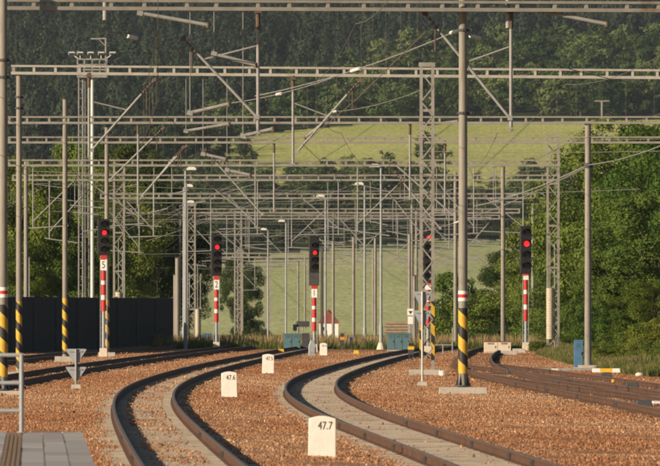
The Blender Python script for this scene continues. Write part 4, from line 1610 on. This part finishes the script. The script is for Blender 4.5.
# ------------------------------------------------------------------ overhead wires
SUP = [180, 240, 305, 389, 486, 540, 600, 655, 745, 830, 890, 1000]
WLAB = {
    'b': 'contact line strung over the left S-curved track',
    'c': 'contact line strung over the right S-curved track',
    'a': 'contact line strung over the track behind the double-triangle sign',
    'z': 'contact line strung over the track by the noise barrier',
    'd': 'contact line strung over the rusty track beyond the striped mast',
}
for k in 'bcazd':
    s0 = TL[k][0][0]
    sup = [d for d in SUP if d >= max(s0, 170)]
    root = thing('contact_line', WLAB[k], 'overhead wire', (tx(k, sup[1]), sup[1], 7.2), 'contact lines')
    cw, mw, dr = MB(), MB(), MB()
    stag = 0.25
    for i, (d0, d1) in enumerate(zip(sup[:-1], sup[1:])):
        a = Vector((tx(k, d0) + stag * (1 if i % 2 else -1), d0, 7.25))
        b = Vector((tx(k, d1) + stag * (-1 if i % 2 else 1), d1, 7.25))
        cw.path([a, b], 0.009, 5)
        am, bm = a + Vector((0, 0, 1.75)), b + Vector((0, 0, 1.75))
        pm = droop(am, bm, 0.4, 10)
        mw.path(pm, 0.008, 5)
        for j in range(1, 10, 2):
            dr.tube(pm[j], a.lerp(b, j / 10), 0.0025, n=4, caps=False)
    cw.build('contact_wire', M_WIRE, root)
    mw.build('messenger_wire', M_WIRE, root)
    dr.build('dropper_set', M_WIRE, root)['kind'] = 'stuff'


def cross_wire(p, q, label, r=0.016, ins=(), sag=0.0, d0=None):
    root = thing('feeder_wire', label, 'overhead wire', Vector(p), 'feeder wires')
    pts_ = droop(p, q, sag, 8)
    MB().path(pts_, r * 0.9, 6).build('cable', M_FEED, root)
    for t in ins:
        a = Vector(p).lerp(Vector(q), t - 0.02) - Vector((0, 0, sag * 4 * t * (1 - t)))
        b = Vector(p).lerp(Vector(q), t + 0.02) - Vector((0, 0, sag * 4 * t * (1 - t)))
        MB().tube(a, b, 0.055, n=10).build('insulator', M_LUM, root, smooth=True)


cross_wire(P(40, 9, 300), P(258, 64, D1), 'feeder wire slanting down from the top left corner with a pale insulator', 0.018, (0.42,), 0.15)
cross_wire(P(255, 96, D1 + 20), P(463, 28, D1), 'feeder wire rising to the large striped mast with two pale insulators', 0.018, (0.5, 0.965), 0.2)
cross_wire(P(463, 32, D1), P(700, 92, D1 + 10), 'feeder wire running off right from the large striped mast head', 0.014, (0.05,), 0.3)
cross_wire(P(475, 206, 600), P(588, 165, 423), 'thick feeder cable from the portals up to the tall right-hand pole', 0.035, (), 0.2)
cross_wire(P(420, 232, 640), P(588, 166.5, 423.2), 'second thinner cable just below the thick right-hand feeder', 0.022, (0.3,), 0.3)
cross_wire(P(588, 165, 423), P(700, 128, 330), 'feeder cable running on right from the tall right-hand pole', 0.022, (), 0.2)
cross_wire(P(231, 103, D2), P(332, 78, D2 - 40), 'faint feeder wire above the upper field left of centre', 0.018, (0.5,), 0.1)
cross_wire(P(330, 112, D2), P(421, 90, D2), 'faint feeder wire tied to the lattice mast head', 0.016, (0.05,), 0.15)
for i, (a, b, d, lab) in enumerate((((300, 137.5), (660, 139), 520, 'upper of two level cross-span wires over the upper field'),
                                    ((380, 150), (660, 151), 520, 'lower of two level cross-span wires over the upper field'),
                                    ((30, 171), (300, 176), 560, 'level cross-span wire before the left-hand trees'),
                                    ((420, 193), (640, 189), 560, 'level cross-span wire before the right-hand trees'))):
    cross_wire(P(*a, d), P(*b, d), lab, 0.018, (), 0.1)


# ------------------------------------------------------------------ vegetation
def leaf_cloud(centers, radii, n, size, rng, up=0.3, shell=0.55, rough=0.42, axis=0.35):
    """n little rhombic leaves spread through a set of lobes"""
    centers = np.asarray(centers, float); radii = np.asarray(radii, float)
    vol = radii.prod(axis=1) ** (2 / 3)
    pick = rng.choice(len(centers), n, p=vol / vol.sum())
    g = rng.normal(size=(n, 3))
    g /= np.linalg.norm(g, axis=1)[:, None]
    rr = shell + (1 - shell) * rng.random(n) ** 0.7
    rr *= 1 + 0.10 * rng.normal(size=n)
    pos = centers[pick] + g * radii[pick] * rr[:, None]
    rad_ = pos * np.array([1.0, 1.0, 0.0])
    rad_ /= np.maximum(np.linalg.norm(rad_, axis=1), 1e-6)[:, None]
    nrm = g * 0.75 + rad_ * axis + rng.normal(size=(n, 3)) * rough + np.array([0, 0, up])
    nrm /= np.linalg.norm(nrm, axis=1)[:, None]
    t = rng.normal(size=(n, 3))
    u = np.cross(nrm, t)
    u /= np.linalg.norm(u, axis=1)[:, None]
    v = np.cross(nrm, u)
    sz = size * rng.uniform(0.65, 1.35, n)[:, None]
    a = u * sz * 0.5
    b = v * sz * 0.36
    quad = np.stack([pos - a, pos - b + a * 0.1, pos + a, pos + b + a * 0.1], 1)
    return quad.reshape(-1, 3)


def quads_mesh(name, V, mt, extra=None):
    n = len(V) // 4
    me = bpy.data.meshes.new(name)
    me.vertices.add(len(V))
    me.vertices.foreach_set('co', V.astype(np.float32).ravel())
    me.loops.add(len(V))
    me.loops.foreach_set('vertex_index', np.arange(len(V), dtype=np.int32))
    me.polygons.add(n)
    me.polygons.foreach_set('loop_start', np.arange(0, 4 * n, 4, dtype=np.int32))
    me.polygons.foreach_set('loop_total', np.full(n, 4, dtype=np.int32))
    me.update(calc_edges=True)
    me.validate()
    me.materials.append(mt)
    return me


def lobes_for(rng, h, w, base, n, lean=0.0, lobe=1.0):
    """lobes that make up an uneven broadleaf crown from z=base to z=h and about w wide"""
    C_, R_ = [], []
    ch = h - base
    for i in range(n):
        t = (i + rng.random()) / n
        z = base + ch * (0.12 + 0.80 * t)
        prof = math.sin(math.pi * (0.16 + 0.74 * t)) ** 0.7
        ang = rng.random() * 6.283
        rad = w * 0.5 * prof * (0.2 + 0.85 * rng.random() ** 0.6)
        r = w * (0.055 + 0.085 * rng.random()) * (0.75 + 0.35 * prof) * lobe
        C_.append((rad * math.cos(ang) + lean * t, rad * math.sin(ang), z))
        R_.append((r * rng.uniform(0.8, 1.3), r * rng.uniform(0.8, 1.3), r * (0.6 + 0.3 * rng.random())))
    C_.append((lean * .5, 0, base + ch * 0.45)); R_.append((w * .2, w * .2, ch * .28))
    return C_, R_


def make_tree_proto(name, seed, h, w, base, nl, nleaf, size, mt, trunk_r, mtb=M_BARK, shell=0.5, lobe=1.0):
    rng = np.random.default_rng(seed)
    C_, R_ = lobes_for(rng, h, w, base, nl, lobe=lobe)
    crown = quads_mesh('crown', leaf_cloud(C_, R_, nleaf, size, rng, shell=shell), mt)
    mb = MB()
    top = Vector((0, 0, base + (h - base) * 0.55))
    mb.tube((0, 0, -0.4), (0.05 * w * .3, 0, base + (h - base) * 0.25), trunk_r, trunk_r * 0.7, 8)
    mb.tube((0.05 * w * .3, 0, base + (h - base) * 0.25), top, trunk_r * 0.7, trunk_r * 0.25, 8)
    for c in C_[::4]:
        st = Vector((0, 0, base + (h - base) * 0.15 + 0.4 * max(0, c[2] - base) * 0.6))
        mb.tube(st, Vector(c), trunk_r * 0.4, trunk_r * 0.1, 6)
    me = bpy.data.meshes.new('trunk')
    me.from_pydata(mb.v, [], mb.f)
    me.materials.append(mtb)
    return crown, me


def place_tree(name, proto, loc, scale, rz, label, group, cat='tree', names=('crown', 'trunk'), mt=None):
    root = thing(name, label, cat, loc, group, rz)
    root.scale = scale if isinstance(scale, tuple) else (scale, scale, scale)
    for nm, me in zip(names, proto):
        o = bpy.data.objects.new(nm, me)
        col.objects.link(o)
        o.parent = root
        if mt is not None and nm == 'crown':
            o.material_slots[0].link = 'OBJECT'
            o.material_slots[0].material = mt
    return root


PT = [make_tree_proto('near', 31, 10, 7.4, 0.8, 95, 44000, 0.135, M_LEAF, 0.2),
      make_tree_proto('near', 32, 10, 6.6, 0.6, 85, 40000, 0.135, M_LEAF, 0.18),
      make_tree_proto('near', 33, 10, 8.2, 0.4, 105, 46000, 0.135, M_LEAF, 0.22)]
PS = [make_tree_proto('shrub', 41, 4, 4.6, 0.1, 50, 11000, 0.13, M_LEAF, 0.07),
      make_tree_proto('shrub', 42, 4, 5.2, 0.05, 56, 12000, 0.13, M_LEAF, 0.07)]


def tree_at(px, d, ytop, protoi, label, group, mt=None, wmul=1.0, gz0=0.0, name='broadleaf_tree', seed=0):
    h = wz(ytop, d) - gz0
    sc = h / 10.0
    place_tree(name, PT[protoi], (wx(px, d), d, gz0), (sc * wmul, sc * wmul, sc), (seed * 1.7) % 6.28, label, group, mt=mt)


def shrub_at(px, d, ytop, protoi, label, group, mt=None, wmul=1.0, gz0=0.0, seed=0):
    h = wz(ytop, d) - gz0
    sc = h / 4.0
    place_tree('shrub', PS[protoi], (wx(px, d), d, gz0), (sc * wmul, sc * wmul, sc), (seed * 2.3) % 6.28, label, group, cat='shrub', names=('crown', 'stem'), mt=mt)


GR = 'trees right of the tracks'
tree_at(622, 690, 106, 0, 'tall green tree with its top just right of the tall right-hand pole', GR, wmul=1.0, seed=1)
tree_at(676, 670, 112, 2, 'broad tall green tree cut off by the right edge', GR, wmul=0.9, seed=2)
tree_at(655, 640, 185, 1, 'dense green tree in front of the two tall right-hand trees', GR, wmul=1.25, seed=4)
tree_at(596, 720, 178, 2, 'green tree directly behind the tall right-hand pole', GR, wmul=0.85, seed=5)
tree_at(612, 640, 245, 1, 'rounded green tree above the blue cabinet', GR, wmul=1.1, seed=11)
tree_at(652, 520, 276, 2, 'bright yellow-green low tree at the right edge', GR, M_LEAFY, wmul=1.25, seed=6)
tree_at(548, 820, 206, 0, 'green tree behind the rightmost signal', GR, M_LEAF, wmul=0.95, gz0=-.9, seed=7)
tree_at(572, 780, 222, 1, 'green tree behind the weighted lattice mast', GR, wmul=1.1, gz0=-.8, seed=14)
tree_at(515, 860, 245, 1, 'small tree between the slim mast and the rightmost signal', GR, M_LEAFD, wmul=1.1, gz0=-1.0, seed=8)
tree_at(650, 760, 150, 0, 'dark tree filling the gap behind the two tall right-hand trees', GR, M_LEAFD, wmul=1.2, gz0=-.7, seed=9)
GS = 'shrubs along the right verge'
for i, (px_, d, yt, w, mt, lab) in enumerate((
        (607, 520, 312, 1.2, None, 'green shrub right of the blue cabinet'),
        (632, 500, 322, 1.2, None, 'green shrub halfway between the blue cabinet and the right edge'),
        (658, 490, 316, 1.1, M_LEAFY, 'yellowish shrub near the right edge'),
        (600, 462, 341, 1.2, None, 'low green shrub close behind the tall pole foot'),
        (622, 455, 346, 1.3, M_LEAFY, 'low yellow-green shrub behind the white and yellow bar'),
        (645, 450, 338, 1.3, None, 'low green shrub behind the white rounded stone'),
        (666, 448, 342, 1.2, None, 'low green shrub cut off by the right edge'),
        (571, 640, 302, 1.1, None, 'shrub at the foot of the weighted lattice mast'),
        (590, 610, 300, 1.0, None, 'shrub behind the blue cabinet'),
        (541, 690, 285, 1.0, None, 'shrub right of the rightmost signal post'),
        (514, 700, 312, 1.1, M_LEAFD, 'dark shrub between the slim mast and the rightmost signal'),
        (489, 720, 292, 1.3, M_LEAF, 'large dark shrub right of the large striped mast'),
        (458, 760, 268, 0.7, M_LEAF, 'tall loose shrub behind the large striped mast'),
        (444, 760, 308, 1.2, M_LEAF, 'dark shrub left of the large striped mast'),
        (473, 680, 328, 1.2, M_LEAF, 'low green shrub beside the large striped mast'),
        (538, 600, 341, 1.3, M_LEAFY, 'low pale weedy bush left of the lattice mast foot'))):
    shrub_at(px_, d, yt, i % 2, lab, GS, mt, w, gz0=-0.5 if d > 690 else -0.05, seed=i)

GL = 'trees behind the noise barrier'
for i, (px_, d, yt, pi, w, mt, lab) in enumerate((
        (8, 760, 142, 2, 0.72, M_LEAF, 'green tree at the left edge behind the barrier'),
        (42, 790, 150, 0, 0.75, M_LEAF, 'green tree left of the striped mast with flat concrete foot, behind the barrier'),
        (68, 760, 178, 1, 0.95, M_LEAF, 'rounded green tree left of the floodlight tower'),
        (20, 730, 235, 1, 1.1, M_LEAFY, 'lower bright tree above the barrier at left'),
        (104, 830, 160, 2, 0.8, M_LEAF, 'dark tree behind the leftmost signal'),
        (135, 860, 128, 0, 0.62, M_LEAFD, 'tall dark tree behind the barrier lattice mast'),
        (158, 840, 165, 1, 0.75, M_LEAFD, 'dark tree above the barrier right end'),
        (82, 900, 128, 1, 0.6, M_LEAF, 'tall dark tree right behind the floodlight tower'),
        (178, 900, 205, 2, 0.6, M_LEAFD, 'dark tree behind the weight stacks'))):
    tree_at(px_, d, yt, pi, lab, GL, mt, w, gz0=-0.7, seed=20 + i)
tree_at(241, 1250, 243, 1, 'single dark tree standing alone on the green slope', 'lone tree', M_LEAFD, wmul=0.62, gz0=-2.6, seed=40)
shrub_at(254, 1400, 318, 0, 'dark bush right of the lone tree', 'lone tree', M_LEAFD, 0.8, gz0=-3, seed=2)

# --- far trees: belt between the two fields and edge of the wood
PF = [make_tree_proto('far', 51 + i, 14, 9.5 + i, 0.2, 22, 1900, 0.8, M_FARLEAF, 0.3, shell=0.6, lobe=1.6) for i in range(4)]
rng2 = random.Random(77)
far_n = 0


def far_tree(px, d, h, label, group, mt=None, wmul=1.0):
    X = wx(px, d)
    z = float(tz(np.array(float(d)), np.array(X)))
    sc = h / 14.0
    place_tree('broadleaf_tree', rng2.choice(PF), (X, d, z - 0.3), (sc * wmul, sc * wmul, sc), rng2.uniform(0, 6.28), label, group, mt=mt)


LB = 'dark green tree in the belt between the two fields'
px_ = 176.0
while px_ < 600:
    d = float(np.interp(px_, [150, 264, 430, 520, 600], [2580, 2800, 3010, 3060, 3070]))
    far_tree(px_, d + rng2.uniform(5, 30), rng2.uniform(10, 15) * np.interp(px_, [150, 430, 470, 600], [1.1, 1.0, 0.75, 0.7]), LB, 'tree belt between the fields', M_LEAFD, rng2.uniform(1.0, 1.4))
    px_ += rng2.uniform(15, 24)
for row, (d, h0, h1) in enumerate(((3110, 11, 16), (3190, 9, 14), (3235, 6, 10))):
    px_ = 170.0 + row * 8
    while px_ < 600:
        gap = (440 < px_ < 505) and row == 0
        if rng2.random() < (0.55 if gap else 0.92):
            far_tree(px_, d + rng2.uniform(-25, 25), rng2.uniform(h0, h1) * (0.55 if 450 < px_ < 520 else 1.0), LB, 'tree belt between the fields', None if rng2.random() < 0.3 else M_LEAFD, rng2.uniform(0.9, 1.4))
        px_ += rng2.uniform(16, 28)
far_tree(426, 3330, 11, 'dark tree standing in the upper field behind the lattice mast', 'field trees', M_LEAFD, 1.3)
far_tree(439, 3320, 8, 'lower dark tree beside the one in the upper field', 'field trees', M_LEAFD, 1.3)
for q, hh, wh in ((205, 13, 'middle one'), (222, 10, 'fourth from left'), (245, 12, 'rightmost'), (186, 15, 'second from left'), (170, 17, 'leftmost and tallest')):
    far_tree(q, 3300 + rng2.uniform(-30, 40), hh, wh + ' of five dark trees at the left end of the upper field', 'trees left of the upper field', M_LEAFD, 0.9)
WOOD_EDGE = [3800, 3950, 4000, 4200, 4300, 4380]
LW = 'light green broadleaf tree along the lower edge of the hill wood'
for d in (3765, 3830, 3900, 3980, 4065, 4150, 4240, 4330):
    px_ = 205 + rng2.uniform(0, 20)
    while px_ < 690:
        lo = np.interp(px_, [205, 250, 340, 420, 470, 690], WOOD_EDGE)
        dn = max(d, float(wood_low(px_)) + 12)
        if d < 3800 and px_ < 420:
            dn = float(wood_low(px_)) + 15
        if d < lo and rng2.random() < 0.96:
            far_tree(px_, dn + rng2.uniform(0, 40), rng2.uniform(11, 17), LW, 'broadleaf trees at the wood edge', None if rng2.random() < 0.78 else M_LEAFD, rng2.uniform(1.05, 1.4))
        px_ += rng2.uniform(22, 34) * 3800 / d


# --- dark conifer wood on the hill
def conifer_mesh(seed, h, w):
    rng = np.random.default_rng(seed)
    C_, R_ = [], []
    n = 9
    for i in range(n):
        t = i / (n - 1)
        r = w * 0.5 * (1 - t ** 1.6) + 0.35
        for j in range(4 if t < 0.7 else 2):
            a = rng.random() * 6.28
            C_.append((math.cos(a) * r * 0.55, math.sin(a) * r * 0.55, h * (0.18 + 0.8 * t)))
            R_.append((r * 0.55, r * 0.55, h / n * 0.8))
    return quads_mesh('conifer', leaf_cloud(C_, R_, 700, 0.9, rng, up=0.25, shell=0.5, rough=0.25, axis=0.8), M_NEEDLE)


CON = [proto_object('conifer', conifer_mesh(60 + i, 15 + 2 * (i % 3), 6.6 + 1.1 * (i % 4))) for i in range(5)]
rngf = np.random.default_rng(9)
P_, S_ = [], []
for d0 in np.arange(3240, 5750, 12.0):
    half = 0.0315 * d0 + 14
    for X in np.arange(-half, half, 9.0):
        d = d0 + rngf.uniform(-7, 7)
        x = X + rngf.uniform(-4.5, 4.5)
        px_ = 330 + x * F / d
        lo = np.interp(px_, [-100, 172, 190, 205, 250, 340, 420, 470, 690], [3250, 3250, 3480, 3640, 3740, 3920, 4200, 4310, 4390])
        if d < lo:
            continue
        P_.append((x, d, float(np.interp(d, TD, TZ)) - 0.4))
        S_.append(rngf.uniform(0.55, 1.25))
scatter('conifer_wood', np.array(P_), np.array(S_), CON, 'dark conifer wood covering the whole hillside at the top', 'wood', seed=8, flat=True)


# --- dry grass and weeds
def tuft_mesh(seed, mt, n=16, h=1.0, w=0.28):
    rng = np.random.default_rng(seed)
    V = []
    for i in range(n):
        a = rng.random() * 6.28
        r = w * rng.random()
        bx0 = np.array([math.cos(a) * r, math.sin(a) * r, 0])
        hh = h * rng.uniform(0.55, 1.1)
        tip = bx0 + np.array([math.cos(a) * hh * rng.uniform(0.1, 0.45), math.sin(a) * hh * rng.uniform(0.1, 0.45), hh])
        sd = np.array([-math.sin(a), math.cos(a), 0]) * 0.022
        mid = (bx0 + tip) / 2 + np.array([0, 0, 0.12 * hh])
        V += [bx0 - sd, bx0 + sd, mid + sd * 0.9, mid - sd * 0.9]
        V += [mid - sd * 0.9, mid + sd * 0.9, tip + sd * 0.3, tip - sd * 0.3]
    return quads_mesh('grass_tuft', np.array(V), mt)


DRY = [proto_object('grass_tuft', tuft_mesh(80 + i, M_DRY)) for i in range(3)]
GRN = [proto_object('grass_tuft', tuft_mesh(90 + i, M_GREENGRASS, 22, 0.8, 0.35)) for i in range(3)]
rg = np.random.default_rng(12)


def veg_points(n, f):
    out, sc = [], []
    while len(out) < n:
        r = f()
        if r is None:
            continue
        out.append(r[:3]); sc.append(r[3])
    return np.array(out), np.array(sc)


def far_grass():
    d = 655 + (rg.random() ** 1.5) * 900
    px = rg.uniform(140, 545)
    return (wx(px, d), d, float(np.interp(d, TD, TZ)) - 0.03, rg.uniform(0.4, 1.15))


def far_green():
    d = 640 + (rg.random() ** 1.6) * 500
    px = rg.uniform(150, 545)
    return (wx(px, d), d, float(np.interp(d, TD, TZ)) - 0.03, rg.uniform(0.3, 0.95))


def right_grass():
    d = rg.uniform(392, 640)
    xr0 = np.interp(d, [300, 400, 425, 560, 640], [14.2, 11.6, 10.5, 11.0, 14.0])
    x = xr0 + rg.random() ** 1.3 * 14
    if abs(330 + x * F / d - 590) > 110:
        return None
    return (x, d, -0.05, rg.uniform(0.2, 0.62) * np.interp(x - xr0, [0, 3, 8], [0.6, 1.1, 1.7]))


p_, s_ = veg_points(14000, far_grass)
scatter('dry_grass', p_, s_, DRY, 'tall dry straw-coloured grass beyond the end of the tracks', 'grass', seed=1, flat=True)
p_, s_ = veg_points(2500, far_green)
scatter('green_weeds', p_, s_, GRN, 'green weeds mixed into the dry grass behind the signals', 'weeds', seed=2, flat=True)
p_, s_ = veg_points(4500, right_grass)
scatter('verge_grass', p_, s_, DRY, 'dry grass verge between the right-hand rails and the trees', 'grass', seed=3, flat=True)
p_, s_ = veg_points(11000, right_grass)
scatter('verge_weeds', p_, s_ * 1.15, GRN, 'green weeds in the verge under the right-hand trees', 'weeds', seed=4, flat=True)

# ------------------------------------------------------------------ evening air
HZ = MB().box((0, 3080, 148), (1500, 7060, 305))
hz = HZ.build('haze', [])
tag(hz, 'thin evening haze over the whole valley', 'haze', None, 'stuff')
hm = bpy.data.materials.new('evening_haze')
hm.use_nodes = True
hm.node_tree.nodes.remove(hm.node_tree.nodes['Principled BSDF'])
pv = hm.node_tree.nodes.new('ShaderNodeVolumePrincipled')
pv.inputs['Color'].default_value = (0.66, 0.80, 1.0, 1)
pv.inputs['Density'].default_value = 1.7e-5
pv.inputs['Anisotropy'].default_value = 0.0
hm.node_tree.links.new(pv.outputs[0], [n for n in hm.node_tree.nodes if n.type == 'OUTPUT_MATERIAL'][0].inputs['Volume'])
hz.data.materials.append(hm)
